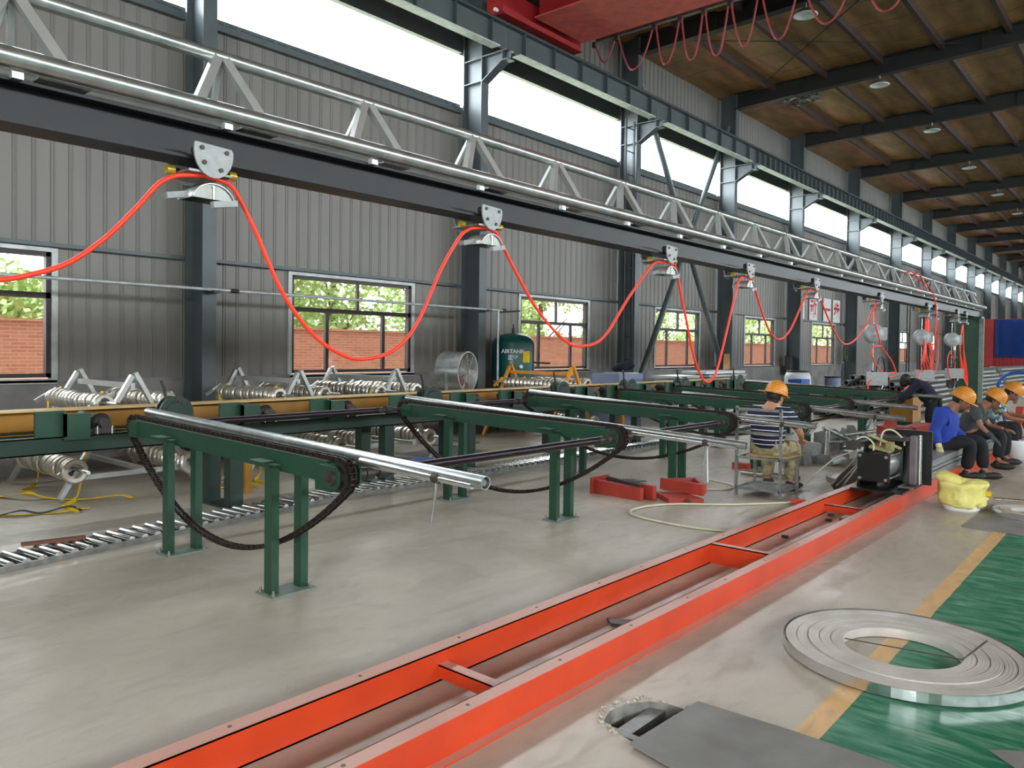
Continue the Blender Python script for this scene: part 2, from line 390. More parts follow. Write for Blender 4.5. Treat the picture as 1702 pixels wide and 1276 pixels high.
# crumbled rim of the pit
b = MB()
for k in range(70):
    i = R.randrange(len(HOLE)-5) if k % 4 else 9
    (x0, y0), (x1, y1) = HOLE[i], HOLE[(i+1) % len(HOLE)]; t = R.random(); s_ = R.uniform(.003, .009)
    x = x0+(x1-x0)*t; y = y0+(y1-y0)*t; o = R.uniform(.005, .04); dx, dy = x+1.6, y-2.9; l = math.hypot(dx, dy)
    b.obox((x+dx/l*o, y+dy/l*o, s_*.4), (s_*2, s_*1.6, s_), (R.random(), R.random(), R.random()*3))
tag(b.build('concrete_rubble', mat('pale_concrete_chip', (178, 170, 156), .9, 0, .12, 20)), 'crumbled concrete chips along the broken rim of the floor pit', 'rubble', kind='stuff')

# left wall cladding with ribs
def clad(b, x, y0, y1, z0, z1, sgn=1):
    p = .207; y = math.floor(y0/p)*p; prof = []
    while y < y1+p:
        for dy, dx in ((0, 0), (.008, .011), (.02, .011), (.028, 0), (.04, 0), (.046, .008), (.056, .008), (.062, 0)):
            yy = y+dy
            if y0 < yy < y1: prof.append((yy, x+dx*sgn))
        y += p
    prof = [(y0, x)]+prof+[(y1, x)]
    lo = [b.bm.verts.new((px, py, z0)) for py, px in prof]; hi = [b.bm.verts.new((px, py, z1)) for py, px in prof]
    for i in range(len(prof)-1): b.bm.faces.new((lo[i], lo[i+1], hi[i+1], hi[i]))
b = MB(); edges = [YBACK]
for a, c in LOWW:
    clad(b, XW, edges[-1], a, SZ-.05, HZ); edges.append(c); clad(b, XW, a, c, HZ, HZ+.0001)
clad(b, XW, edges[-1], YEND, SZ-.05, HZ)
clad(b, XW, YBACK, YEND, HZ, CZ0); clad(b, XW, YBACK, YEND, CZ1+.4, 9.2)
b.box(XW-.12, XW-.1, YBACK, YEND, CZ1, 9.3)
b.box(XW-.12, XW-.1, YBACK, YEND, HZ, CZ0)
yy = YBACK
for a, c in LOWW+[(YEND, YEND)]:
    b.box(XW-.12, XW-.1, yy, a, SZ-.05, HZ); yy = c
struct(b.build('wall_left', 'panel'))
b = MB(); b.box(XW-.16, XW+.03, YBACK, YEND, 0, SZ-.02); b.box(XW-.2, XW+.06, YBACK, YEND, SZ-.06, SZ-.03)
struct(b.build('baseboard_left', 'plinth'))
# lower windows
def window(i, y0, y1, z0, z1, low=True):
    f = .055; b = MB(); x0, x1 = XW-.09, XW+.0
    b.box(x0, x1, y0, y1, z0, z0+f); b.box(x0, x1, y0, y1, z1-f, z1); b.box(x0, x1, y0, y0+f, z0, z1); b.box(x0, x1, y1-f, y1, z0, z1)
    w = y1-y0
    if low:
        zt = z0+(z1-z0)*.655; b.box(x0, x1, y0, y1, zt-.035, zt+.035); m = y0+w*.53; b.box(x0+.02, x1-.02, m-.025, m+.025, zt, z1)
        for t in (.28, .755): m = y0+w*t; b.box(x0+.02, x1-.02, m-.03, m+.03, z0, zt)
        b.box(XW-.0, XW+.025, y0-.0, y0+.018, z0, z1)
    else:
        b = MB(); b.box(x0, x1, y0, y1, z0-.05, z0+.05); b.box(x0, x1+.03, y0, y1, z1-.02, z1+.45)
    fr = struct(b.build('window_%d' % i, 'frame' if low else 'steel'))
    MB().box(XW-.052, XW-.046, y0+.03, y1-.03, z0+.03, z1-.03).build('window_pane', 'glass' if low else 'clear', fr)
    if low:
        b = MB(); b.box(XW-.02, XW+.06, y0-.05, y1+.05, z0-.075, z0-.01); b.box(XW, XW+.03, y0-.07, y0, z0-.02, z1+.04); b.box(XW, XW+.03, y1, y1+.07, z0-.02, z1+.04)
        b.box(XW, XW+.035, y0-.07, y1+.07, z1, z1+.05); b.build('window_trim', 'sill', fr)
    return fr
wi = 1
for a, c in LOWW: window(wi, a, c, SZ, HZ); wi += 1
for k in range(len(COLY)-1):
    window(wi, COLY[k]+.05, COLY[k+1]-.05, CZ0, CZ1, False); wi += 1
# horizontal wall rails
ti = 2
for k in range(len(COLY)-1):
    a, c = COLY[k]+.1, COLY[k+1]-.1
    b = MB(); b.box(XW+.03, XW+.1, a, c, 2.79, 2.84); b.box(XW+.03, XW+.045, a, c, 2.72, 2.84) if not any(a < w0 < c for w0, _ in LOWW) else None
    b.box(XW+.02, XW+.1, a, c, 6.1, 6.2)
    struct(b.build('trim_%d' % ti, 'steel')); ti += 1

# ceiling, purlins, rafters
def zr(x): return 8.72 + .034*(x+10.)
RX1 = 13.4
b = MB()
nx, ny = 60, 110
def ceilz(x, y):
    ph = (x+10.)/1.42; f = ph-math.floor(ph)
    return (zr(x) if x < 1.4 else zr(1.4)-(x-1.4)*.034) + .50 - .07*math.sin(PI*f)**.7*(1+.5*noise.noise(V((x*.6, y*.5, 0)))) + .015*noise.noise(V((x*2, y*1.5, 3)))
grid = [[b.bm.verts.new((XW+(12.4+.0)*i/150*1.0 if False else XW + i*.16, YBACK+j*.7, ceilz(XW+i*.16, YBACK+j*.7))) for j in range(149)] for i in range(151)]
for i in range(150):
    for j in range(148):
        f = b.bm.faces.new((grid[i][j], grid[i+1][j], grid[i+1][j+1], grid[i][j+1])); f.smooth = True
ce = struct(b.build('ceiling', 'insul'))
for k in range(9):
    x = -8.9+k*1.42
    b = MB(); b.box(x-.05, x+.05, YBACK, YEND, zr(x)+.26, zr(x)+.47); b.build('purlin', 'purlin', ce)
RAFY = COLY
for k, y in enumerate(RAFY):
    b = MB()
    for (xa, xb) in ((-10.05, 1.4),):
        za, zb = zr(xa), zr(xb)
        b.prism([(xa, za), (xb, zb), (xb, zb+.02), (xa, za+.02)], 'Y', y-.11, y+.11)
        b.prism([(xa, za+.43), (xb, zb+.43), (xb, zb+.45), (xa, za+.45)], 'Y', y-.11, y+.11)
        b.prism([(xa, za), (xb, zb), (xb, zb+.45), (xa, za+.45)], 'Y', y-.006, y+.006)
        for q in range(9):
            x = xa+.6+q*1.42
            if q % 3 == 1: b.box(x-.008, x+.008, y-.09, y+.09, zr(x)+.02, zr(x)+.43)
        zc = zr(xb)
        b.prism([(xb, zc), (XR, zc-.4), (XR, zc+.05), (xb, zc+.45)], 'Y', y-.1, y+.1)
    o = b.build('roof_rafter', 'darksteel')
    tag(o, 'dark steel roof rafter above the %s wall column, counted from the camera' % ORD[k], 'rafter', 'rafters under the brown roof')
# torn foil patch of lining
b = MB()
for k in range(26):
    x = -9.1+R.random()*1.0; y = 21.9+R.random()*1.4; a = R.random()*3
    b.obox((x, y, 9.0+R.random()*.05), (.35*R.random()+.1, .25, .006), (R.uniform(-.5, .5), R.uniform(-.5, .5), a))
tag(b.build('torn_foil', 'foil'), 'torn shiny silver lining hanging from the roof corner above the wall', 'foil')
# roof bracing rods
for k, (y0, y1) in enumerate(((16.3, 21.5),)):
    for a, c, w in (((-9.6, y0), (-4.2, y1), 'from the wall side outward'), ((-4.2, y0), (-9.6, y1), 'from the hall side towards the wall')):
        o = MB().cyl((a[0], a[1], zr(a[0])+.28), (c[0], c[1], zr(c[0])+.28), .012, seg=6).build('brace_rod', 'darksteel')
        tag(o, 'thin dark roof brace rod running %s' % w, 'rod', 'crossed rods under the roof')

# other sides of the hall (beyond the frame)
b = MB(); b.box(XR, XR+.1, YBACK, YEND, 0, 5.5); b.box(XR, XR+.1, YBACK, YEND, 7.6, 9.4)
struct(b.build('wall_right', 'panel'))
b = MB(); b.box(XW, XR, YEND, YEND+.1, 0, 9.6); struct(b.build('wall_back', 'panel'))
b = MB(); b.box(XW, 1., YBACK-.1, YBACK, 0, 9.6); b.box(6., XR, YBACK-.1, YBACK, 0, 9.6); b.box(1., 6., YBACK-.1, YBACK, 5.6, 9.6)  # unseen doorway behind the camera, added for frontal fill light
struct(b.build('wall_front', 'panel'))
fr = struct(MB().box(XR, XR+.09, YBACK, YEND, 5.5, 5.56).build('window_60', 'steel'))
MB().box(XR+.045, XR+.05, YBACK, YEND, 5.56, 7.6).build('window_pane', 'clear', fr)  # unseen right clerestory, enlarged to put more light on the left wall and floor
portal('left_clerestory_portal', (XW-.15, 20., 6.78), 1.1, 56, (0, -PI/2, 0))
portal('right_clerestory_portal', (XR+.15, 24., 6.55), 2.1, 66, (0, PI/2, 0))
portal('front_fill_portal', (3.5, YBACK-.15, 2.8), 5, 5.6, (PI/2, 0, 0))
for a, c in LOWW[:4]: portal('window_portal', (XW-.15, (a+c)/2, 1.95), 1.55, c-a, (0, -PI/2, 0))

#@@OUT
b = MB(); b.box(-60, XW-.16, -30, 110, -.12, -.05); tag(b.build('yard_ground', 'ground'), 'pale bare ground outside beyond the windows', 'ground', kind='structure')
b = MB(); b.box(-14.25, -14.0, -4, 75., -.1, 1.96); b.box(-14.28, -13.97, -4, 75., 1.96, 2.0)
tag(b.build('brick_wall', 'brick'), 'red brick boundary wall outside behind the windows', 'wall')
def tree(x, y, h, sp, lab):
    t = thing('leafy_tree', lab, 'tree', (x, y, -.05), 'trees beyond the brick wall')
    tr = MB(); tr.tube([(0, 0, 0), (.1, .1, h*.45), (0, .2, h*.8)], [.16, .12, .05], 8)
    for k in range(6):
        a = k*1.1; tr.tube([(0, .1, h*.3+k*.25), (math.cos(a)*sp*.6, math.sin(a)*sp*.6, h*.5+k*.3)], [.05, .02], 5)
    tr.build('trunk', 'bark', t)
    b = MB(); rr = random.Random(int(y*100))
    cl = [(V((rr.uniform(-sp, sp)*.7, rr.uniform(-sp, sp)*.9, rr.uniform(h*.12, h*.95))), rr.uniform(.5, 1.0)) for _ in range(34)]
    for _ in range(5200):
        c, r = rr.choice(cl); d = V((rr.gauss(0, 1), rr.gauss(0, 1), rr.gauss(0, 1))).normalized()*r*rr.random()**.4
        p = c+d; u = V((rr.gauss(0, 1), rr.gauss(0, 1), rr.gauss(0, 1))).normalized()*.09; w = u.orthogonal().normalized()*.055
        b.quad(p-u, p+w, p+u, p-w)
    b.build('foliage', 'leaf', t)
for k, (x, y, h, sp) in enumerate(((-17, 9.0, 4.6, 1.6), (-17.5, 12.6, 5, 1.9), (-18, 16.8, 5.2, 2), (-17.4, 21.5, 5, 2), (-17, 26., 4.6, 2.1), (-18.5, 31, 5.4, 2.4), (-17.5, 36, 5, 2.3), (-18, 41, 5, 2.4), (-17.8, 46.5, 5, 2.4), (-18, 53, 5, 2.6))):
    tree(x, y, h, sp, 'pale green leafy tree beyond the brick wall, %s from the left' % ORD[k])
h = thing('white_house', 'white house with red roof outside the leftmost window', 'house', (-31, 7.5, -.05))
MB().box(-3, 3, -8, 3.4, 0, 2.9).build('house_wall', 'wallwhite', h)
MB().prism([(-3.6, 2.9), (3.5, 2.9), (0, 3.7)], 'Y', -8.6, 3.9).build('house_roof', 'roofred', h)
MB().box(3.0, 3.04, 1.9, 2.8, 1.5, 2.6).build('house_window', 'frame', h)
tree(-16.2, 4.3, 2.9, .8, 'small pale bush beyond the brick wall outside the leftmost window')
b = MB()
for k in range(9): b.box(-22.8, -22.3+.05*k, 9.5, 17., k*.32, k*.32+.22)
tag(b.build('steel_stack', 'galvdull'), 'grey stacked steel sections behind the trees outside the second window', 'stack')

#@@COLUMNS
for k, y in enumerate(COLY):
    b = MB()
    b.box(-10.02, -10.0, y-.1, y+.1, 0, zr(-10)+.45); b.box(-10.48, -10.46, y-.1, y+.1, 0, zr(-10)+.45); b.box(-10.47, -10.01, y-.006, y+.006, 0, zr(-10)+.45)
    b.box(-10.5, -9.95, y-.14, y+.14, 0, .03)
    t = thing('steel_column', 'slate grey steel wall column, %s counted from the camera end' % ORD[k], 'column', (0, 0, 0), 'wall columns')
    b.build('column_shaft', 'steel', t)
    b = MB(); b.prism([(-10.0, 6.62), (-10.0, 7.05), (-9.36, 7.05), (-9.36, 6.92), (-9.5, 6.9)], 'Y', y-.006, y+.006)
    b.box(-10.0, -9.36, y-.1, y+.1, 7.05, 7.07); b.prism([(-10.0, 6.6), (-9.5, 6.88), (-9.36, 6.88), (-9.36, 6.9), (-9.5, 6.9), (-10., 6.62)], 'Y', y-.1, y+.1)
    b.box(-9.52, -9.5, y-.09, y+.09, 6.9, 7.05)
    for z in (6.62, 7.05): b.box(-10.46, -10.02, y-.095, y+.095, z-.008, z+.008)
    b.build('corbel', 'steel', t)
# runway girder for the crane
for k in range(len(COLY)-1):
    y0, y1 = COLY[k]+.01, COLY[k+1]-.01
    t = thing('runway_girder', 'slate grey crane runway girder over the %s wall bay from the camera end' % ORD[k], 'girder', (0, 0, 0), 'crane runway girders')
    b = MB(); b.box(-9.62, -9.38, y0, y1, 7.5, 7.52); b.box(-9.507, -9.493, y0, y1, 7.085, 7.5)
    b.build('girder_beam', 'steel', t)
    MB().box(-9.6, -9.4, y0+.3, y1-.25, 7.065, 7.085).build('bottom_flange', 'litflange', t)
    b = MB(); n = 6 if k < 5 else 14
    for q in range(n): yy = y0+(y1-y0)*(q+.5)/n; b.box(-9.6, -9.4, yy-.006, yy+.006, 7.09, 7.5)
    b.build('stiffener', 'steel', t)
    MB().box(-9.53, -9.47, y0, y1, 7.52, 7.6).build('crane_rail', 'darksteel', t)
# cross bracing between the third and fourth front columns
for p, q, w in (((-10.15, 16.45, 8.2), (-10.15, 21.35, .95), 'sloping down to the right'), ((-10.2, 21.4, 8.2), (-10.2, 16.6, .75), 'sloping down to the left')):
    tag(MB().cyl(p, q, .075, seg=12).build('wall_brace', 'steel'), 'round grey steel wall brace %s behind the overhead truss' % w, 'brace', 'crossed wall braces')
# ladders on columns
def ladder(x, y, z0, z1, lab, w=.36, m='darksteel'):
    t = thing('wall_ladder', lab, 'ladder', (x, y, 0), 'column ladders')
    for s in (-1, 1): MB().box(-.02, .02, s*w/2-.02, s*w/2+.02, z0, z1).build('ladder_rail', m, t)
    z = z0+.2
    while z < z1-.05: MB().cyl((0, -w/2, z), (0, w/2, z), .014, seg=6).build('rung', m, t); z += .55
ladder(-10.05, 15.86, 1.2, 7.1, 'dark ladder beside the third tall column right of the green tank')
ladder(-9.9, 40.6, 0.2, 4.6, 'dark ladder standing by the far wall columns left of the hanging units', .5)

#@@CRANE
t = thing('overhead_crane', 'red overhead travelling crane at the top of the frame', 'crane', (0, 0, 0))
MB().box(-9.1, 12., 11.2, 12.58, 7.74, 9.0).build('crane_girder', 'crane', t)
b = MB(); b.box(-9.15, 12, 11.12, 12.64, 7.715, 7.74); b.build('girder_flange', mat('crane_flange_paint', (214, 96, 84), .5), t)
b = MB(); b.box(-9.68, -9.3, 10.4, 12.78, 7.62, 8.05); b.box(-9.72, -9.26, 10.4, 12.78, 7.6, 7.625); b.build('end_carriage', 'crane', t)
b = MB()
for y in (10.75, 12.7): b.cyl((-9.56, y, 7.7), (-9.44, y, 7.7), .1)
b.build('crane_wheel', 'iron', t)
for y in (10.36, 12.82): MB().cyl((-9.42, y-.04, 7.68), (-9.42, y+.04, 7.68), .035, seg=10).build('buffer', 'white', t)
MB().obox((-8.35, 11.19, 8.12), (.12, .012, .12)).build('sticker', 'paper', t)
MB().box(-9.6, -8.9, 11.2, 12.0, 8.2, 8.6).build('drive_motor', 'iron', t)
MB().box(-9.0, 12., 12.88, 12.94, 7.77, 7.85).build('festoon_track', 'galvdull', t)
b = MB()
for x in (-8.6, -5, -1.4): b.box(x-.02, x+.02, 12.58, 12.9, 7.8, 7.84)
b.build('track_arm', 'darksteel', t)
fx = [-9.05, -8.52, -7.68, -7.13, -6.65, -6.15, -5.6, -4.9, -4.0, -3.1, -2.2]
fz = [7.33, 7.03, 6.97, 6.93, 6.9, 6.94, 6.9, 6.95, 6.9, 6.95]
g = 'crane cable loops'
for k in range(len(fx)-1):
    x0, x1 = fx[k]+.03, fx[k+1]-.03; zt = 7.75; pts = []
    for q in range(21):
        s = q/20; u = 2*s-1; w = abs(u)**2.2; pts.append((x0+(x1-x0)*(.5+.5*u*(1-.12*(1-abs(u)))), 12.9+.02*math.sin(s*6+k), fz[k]+(zt-fz[k])*w))
    tag(MB().tube(pts, .019, 6).build('cable_loop', 'loopred'), 'dull red cable loop under the crane, %s from the wall' % ORD[k], 'cable', g)
for k, x in enumerate(fx):
    MB().box(x-.04, x+.04, 12.87, 12.95, 7.69, 7.78).build('cable_trolley', 'iron', t)

# pendant lamps
def lamp(x, y, k):
    t = thing('pendant_lamp', 'round white pendant lamp under the roof, %s from the camera' % ORD[k], 'lamp', (x, y, 8.6), 'roof pendant lamps')
    MB().lathe([(.0, .035), (.2, .02), (.23, .0), (.25, .012), (.0, .05)], seg=24).build('lamp_lens', 'lampwhite', t)
    MB().lathe([(.24, .02), (.16, .09), (.07, .15), (.0, .16)], seg=20).build('lamp_shade', 'galvdull', t)
    MB().cyl((0, 0, .14), (0, 0, .3), .03, seg=8).build('lamp_stem', 'galvdull', t)
for k, (x, y) in enumerate(((-6.05, 16.2), (-6.1, 21.6), (-6.05, 27.0), (-6.15, 33.2), (-6.2, 39.5), (-6.25, 45.3), (-6.25, 51))): lamp(x, y, k)

#@@TRUSS
TX = -4.2; TY0, TY1 = -1.6, 25.3
t = thing('overhead_truss', 'galvanised steel truss with dark rail beam spanning overhead along the line', 'truss', (0, 0, 0))
MB().cyl((TX-.13, TY0, 3.30), (TX-.13, 24.4, 3.30), .04, seg=16).build('top_chord', 'galv', t)
MB().cyl((TX, TY0, 2.947), (TX, TY1, 2.947), .05, seg=20).build('bottom_chord', 'galv', t)
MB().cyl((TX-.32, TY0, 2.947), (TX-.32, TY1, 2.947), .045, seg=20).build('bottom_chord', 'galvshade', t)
ny_ = 1.258-1.08*2; k = 0
while ny_ < 24.4:
    b = MB()
    for s in (-1, 1):
        b.bar((TX-.11, ny_+s*.025, 3.28), (TX, ny_+s*.19, 2.975), .052, .052, (1, 0, 0))
        b.bar((TX-.15, ny_+s*.01, 3.28), (TX-.32, ny_+s*.06, 2.975), .03, .03, (1, 0, 0))
    b.build('web_member', 'alu', t)
    b = MB(); b.box(TX-.30, TX-.04, ny_+.10, ny_+.34, 2.892, 2.902); b.box(TX-.06, TX-.02, ny_-.02, ny_+.03, 2.86, 2.9); b.build('gusset_plate', 'galv', t)
    ny_ += 1.08
b = MB(); b.box(TX-.26, TX-.06, TY0, TY1, 2.855, 2.87); b.box(TX-.27, TX-.05, TY0, TY1, 2.655, 2.672); b.box(TX-.165, TX-.155, TY0, TY1, 2.672, 2.855)
b.build('rail_beam', 'darkbeam', t)
b = MB(); b.bar((TX-.13, 24.4, 3.3), (TX-.13, 25.3, 2.96), .07, .07); b.bar((TX, 24.5, 2.95), (TX-.13, 24.6, 3.26), .05, .05); b.box(TX-.36, TX+.04, 25.22, 25.3, 2.9, 2.98); b.build('truss_end', 'galvdull', t)
p = thing('truss_post', 'tall green box-section post carrying the far end of the truss', 'post', (-4.36, 24.5, 0))
MB().box(-.36, .2, -.16, .16, 0, 2.6, .01).build('post_shaft', 'green', p); MB().box(.2, .31, -.2, -.1, 0, 2.6).build('post_edge', 'platedull', p)
MB().box(-.45, .4, -.28, .28, 0, .02).build('base_plate', 'green', p)
MB().box(-.25, .25, -.2, .2, 2.6, 2.655).build('head_plate', 'green', p)

# hose trolleys
def trolley(y, k, s=1., lab=None):
    t = thing('hose_trolley', lab or 'silver hose trolley with curved saddle under the rail beam, %s from the left' % ORD[k], 'trolley', (TX-.02, y, 2.655), 'hose trolleys on the rail beam')
    for xx in (0.02, -.30):
        b = MB(); poly = [(-.11, .09), (.105, .08), (.116, .066)]+[(.118*math.cos(a_), .045+.145*math.sin(a_)) for a_ in [-PI*q_/12 for q_ in range(13)]]+[(-.116, .08)]
        b.prism(poly, 'X', xx-.006, xx+.006); sp_ = b.build('side_plate', 'castmetal', t)
        b = MB()
        for (yy, zz) in ((-.075, .06), (.075, .055), (-.06, -.02), (.04, -.05)): b.cyl((xx+.004, yy, zz), (xx+.016, yy, zz), .013, seg=10)
        b.build('plate_bolt', 'iron', sp_)
    b = MB()
    for yy in (-.075, .075):
        for xx in (-.01, -.27): b.cyl((xx-.03, yy, .05), (xx+.01, yy, .05), .032, seg=12)
    b.build('wheel', 'iron', t)
    b = MB(); b.bar((-.14, -.14, -.07), (-.14, .12, -.07), .3, .012); b.cyl((-.3, 0, -.07), (.02, 0, -.07), .012, seg=8); b.build('axle_bar', 'galvdull', t)
    for yy, xx in ((-.18, -.14), (.13, -.02)):
        MB().cyl((xx, yy-.02, -.06), (xx, yy+.025, -.06), .026, seg=12).build('bumper', 'copper', t)
    b = MB(); n = 12; A = []; top = []
    for q in range(n+1):
        a = PI*(.08+.84*q/n); top.append((-.13*math.cos(a), -.215+.115*math.sin(a)-.03))
    for q in range(n):
        (a0, z0), (a1, z1) = top[q], top[q+1]
        b.prism([(a0, z0), (a1, z1), (a1, z1-.006), (a0, z0-.006)], 'X', -.16, .03)
    b.build('saddle', 'alu', t)
    for xx in (.015, -.15):
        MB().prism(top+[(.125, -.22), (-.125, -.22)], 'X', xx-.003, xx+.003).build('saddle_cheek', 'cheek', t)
    b = MB(); b.obox((.03, .06, -.24), (.035, .15, .035), (.18, 0, 0)); b.obox((-.1, -.16, -.205), (.06, .13, .035), (.22, 0, 0)); b.build('clamp_block', 'castmetal', t)
    b = MB(); b.cyl((.022, 0, -.22), (.022, 0, -.145), .005, seg=6); b.cyl((.022, 0, -.155), (.022, 0, -.145), .012, seg=6); b.build('clamp_bolt', 'chrome', t)
    return t
TRY = [2.24, 4.6, 7.5, 9.55, 11.95, 15.35, 18.9, 19.6, 21.9, 22.9]
TL = ['leftmost of the row', 'second from the left', 'third from the left', 'fourth from the left', 'fifth from the left', 'above the nearest hanging unit', 'above the middle hanging unit', 'just right of the middle hanging unit', 'above the farthest hanging unit', 'next to the green post']
for k, y in enumerate(TRY): trolley(y, k, lab='silver hose trolley with curved saddle, %s' % TL[k])
# festoon hose: separate hanging spans
HS = [[(-.1, 2.5), (.15, 2.25), (.5, 2.02), (.9, 1.9), (1.19, 1.93), (1.34, 1.97), (1.5, 2.04), (1.67, 2.18), (1.83, 2.36), (1.95, 2.51), (2.04, 2.57), (2.12, 2.59)],
      [(2.33, 2.59), (2.37, 2.58), (2.42, 2.53), (2.54, 2.33), (2.64, 2.13), (2.75, 1.94), (2.93, 1.735), (3.12, 1.61), (3.34, 1.55), (3.63, 1.61), (3.86, 1.81), (4.1, 2.23), (4.3, 2.5), (4.4, 2.57), (4.47, 2.59)],
      [(4.70, 2.59), (4.75, 2.55), (4.95, 2.31), (5.28, 1.97), (5.67, 1.72), (5.96, 1.67), (6.31, 1.765), (6.73, 2.16), (7.13, 2.5), (7.28, 2.58), (7.38, 2.59)],
      [(7.6, 2.59), (7.7, 2.55), (7.94, 2.04), (8.17, 1.56), (8.45, 1.28), (8.73, 1.38), (9.03, 1.94), (9.3, 2.5), (9.42, 2.59)],
      [(9.65, 2.59), (9.75, 2.55), (10.1, 2.13), (10.4, 1.88), (10.7, 1.82), (11.05, 1.95), (11.45, 2.3), (11.7, 2.55), (11.84, 2.59)],
      [(12.05, 2.59), (12.2, 2.53), (12.7, 2.15), (13.2, 1.86), (13.6, 1.79), (14.1, 1.9), (14.7, 2.2), (15.1, 2.5), (15.25, 2.59)]]
for k, L_ in enumerate(HS):
    cen = [-9, 2.22, 4.58, 7.49, 9.53, 11.94, 15.35]
    L_ = ([(cen[k], 2.575)] if k else [])+[(y, z-.03) for y, z in L_]+[(cen[k+1], 2.575)]
    pts = curve([(TX-.06, y, z) for y, z in L_], 6)
    tag(MB().tube(pts, .0135, 10).build('red_hose', 'hose'), 'bright red air hose loop between trolleys, %s from the left' % ORD[k], 'hose', 'festoon hose loops')

#@@HANG
def unit(y, k, lab, zb=.95):
    x = TX-.14
    t = thing('hanging_balancer', lab, 'balancer', (x, y, 0), 'units hanging from the rail')
    b = MB(); b.tube([(0, 0, 2.4), (0, 0, 2.16)], .006, 5); b.tube([(0, .05, 2.4), (0, .02, 2.16)], .004, 5); b.build('hook_cable', 'chrome', t)
    b = MB(); b.lathe([(.0, -.1), (.07, -.1), (.08, -.08), (.15, -.07), (.18, -.05), (.18, .05), (.15, .07), (.08, .08), (.07, .1), (0, .1)], (0, 0, 1.98), 16, (.7, -.7, .1)); b.build('balancer_drum', 'castmetal', t)
    b = MB(); b.obox((.1, .22, 1.98), (.16, .16, .24), (0, 0, .3), .01); b.build('control_box', 'castmetal', t)
    MB().cyl((0, .02, 1.82), (0, .02, zb+.3), .006, seg=6).build('suspension_wire', 'chrome', t)
    MB().cyl((0, .02, zb+.22), (0, .02, zb+.34), .03, seg=10).build('swivel', 'iron', t)
    b = MB(); b.obox((.06, .05, zb+.19), (.36, .56, .24), (0, 0, .3), .008); b.build('transformer_case', 'castmetal', t)
    b = MB(); b.obox((0, 0, zb-.06), (.18, .26, .18), (0, 0, .1), .01); b.obox((.02, -.08, zb-.14), (.1, .1, .1), (0, 0, .4)); b.cyl((0, .1, zb-.04), (.05, .42, zb+.12), .045, seg=12); b.cyl((.05, .42, zb+.12), (.05, .5, zb+.2), .03, seg=10); b.build('clamp_tool', 'black', t)
    b = MB(); b.cyl((.08, -.02, zb-.04), (.12, -.02, zb-.04), .03, seg=12); b.cyl((.1, .18, zb-.0), (.1, .26, zb+.05), .02, seg=8); b.build('tool_fitting', 'chrome', t)
    b = MB(); b.tube(curve([(0, .1, zb), (.05, .1, zb+.45), (.08, .22, zb+.6), (.08, .42, zb+.5), (.08, .5, zb+.2)]), .012, 6); b.build('tool_cable', 'black', t)
    return t
unit(15.35, 0, 'hanging balancer and clamp unit with black tool, nearest of the three')
unit(18.9, 1, 'hanging balancer and clamp unit wrapped in red hoses, middle of the three')
unit(21.9, 2, 'hanging balancer and clamp unit, farthest, left of the green post')
def hose(pts, lab, r=.013, m='hose', n=8, g='hoses of the hanging units'):
    return tag(MB().tube(curve(pts, n), r, 7).build('red_hose', m), lab, 'hose', g)
x = TX-.1
hose([(x, 15.3, 2.45), (x+.05, 15.1, 2.2), (x+.1, 15.2, 1.9), (x+.1, 15.35, 1.75), (x+.1, 16.1, 1.45), (x+.1, 16.35, 1.2), (x+.1, 15.7, 1.2), (x+.08, 14.95, 1.5), (x+.05, 15.0, 1.72), (x+.1, 15.3, 1.75)], 'red hose coiled below the nearest hanging drum')
hose([(x+.1, 16.3, 1.25), (x+.05, 15.6, 1.22), (x, 15.05, 1.1), (x, 14.95, .98), (x, 14.95, .95)], 'red hose end dropping into the nearest hanging silver case')
for q in range(4):
    a = q*.5
    hose([(x, 19.05+.1*q, 2.42), (x+.05, 18.75+.06*q, 1.7), (x+.06, 18.5+.25*q, 1.35), (x+.05, 19.0+.15*q, 1.15), (x+.04, 19.5, 1.3+.1*q), (x+.02, 19.5-.1*q, 1.9), (x, 19.3, 2.42)], 'red hose loop around the middle hanging unit, %s of the bunch' % ORD[q])
hose([(x+.15, 19.0, 2.95), (x+.2, 19.1, 2.6), (x+.2, 19.05, 2.0), (x+.15, 19.1, 1.4), (x+.1, 19.0, .95)], 'red hose running down from the truss past the middle unit')
hose([(x, 18.6, 1.25), (x, 18.2, 1.0), (x-.1, 17.6, .85)], 'red hose tail trailing left of the middle hanging unit')
hose([(x, 20.1, 2.4), (x, 20.3, 1.9), (x, 20.2, 1.3), (x, 19.7, 1.1)], 'red hose right of the middle hanging unit')
hose([(x, 21.6, 1.7), (x, 21.3, 1.5), (x, 21.5, 1.1), (x, 22.0, .95), (x, 22.1, 1.4), (x, 21.7, 1.62)], 'red hose ring below the farthest hanging drum')
for q in range(4):
    hose([(x, 22.9+.03*q, 2.4), (x, 22.7-.02*q, 1.8), (x, 22.9+.1*q, 1.2), (x, 23.3+.12*q, .95-.06*q), (x, 23.3+.12*q, 1.1), (x, 23.1, 1.8), (x, 23.0, 2.4)], 'red hose bundle hanging by the green post, %s strand' % ORD[q])
b = MB(); b.tube(curve([(TX-.1, 17.3, 3.25), (TX-.05, 17.6, 3.32), (TX, 18.0, 3.15), (TX-.05, 18.3, 3.2), (TX+.03, 18.6, 3.1), (TX+.05, 19, 2.95)]), .016, 7); b.tube(curve([(TX-.1, 17.5, 3.1), (TX, 17.9, 3.3), (TX, 18.4, 3.05), (TX-.05, 18.0, 3.0)]), .016, 7)
tag(b.build('red_hose', 'hose2'), 'tangled faded red hose lying in the truss', 'hose')

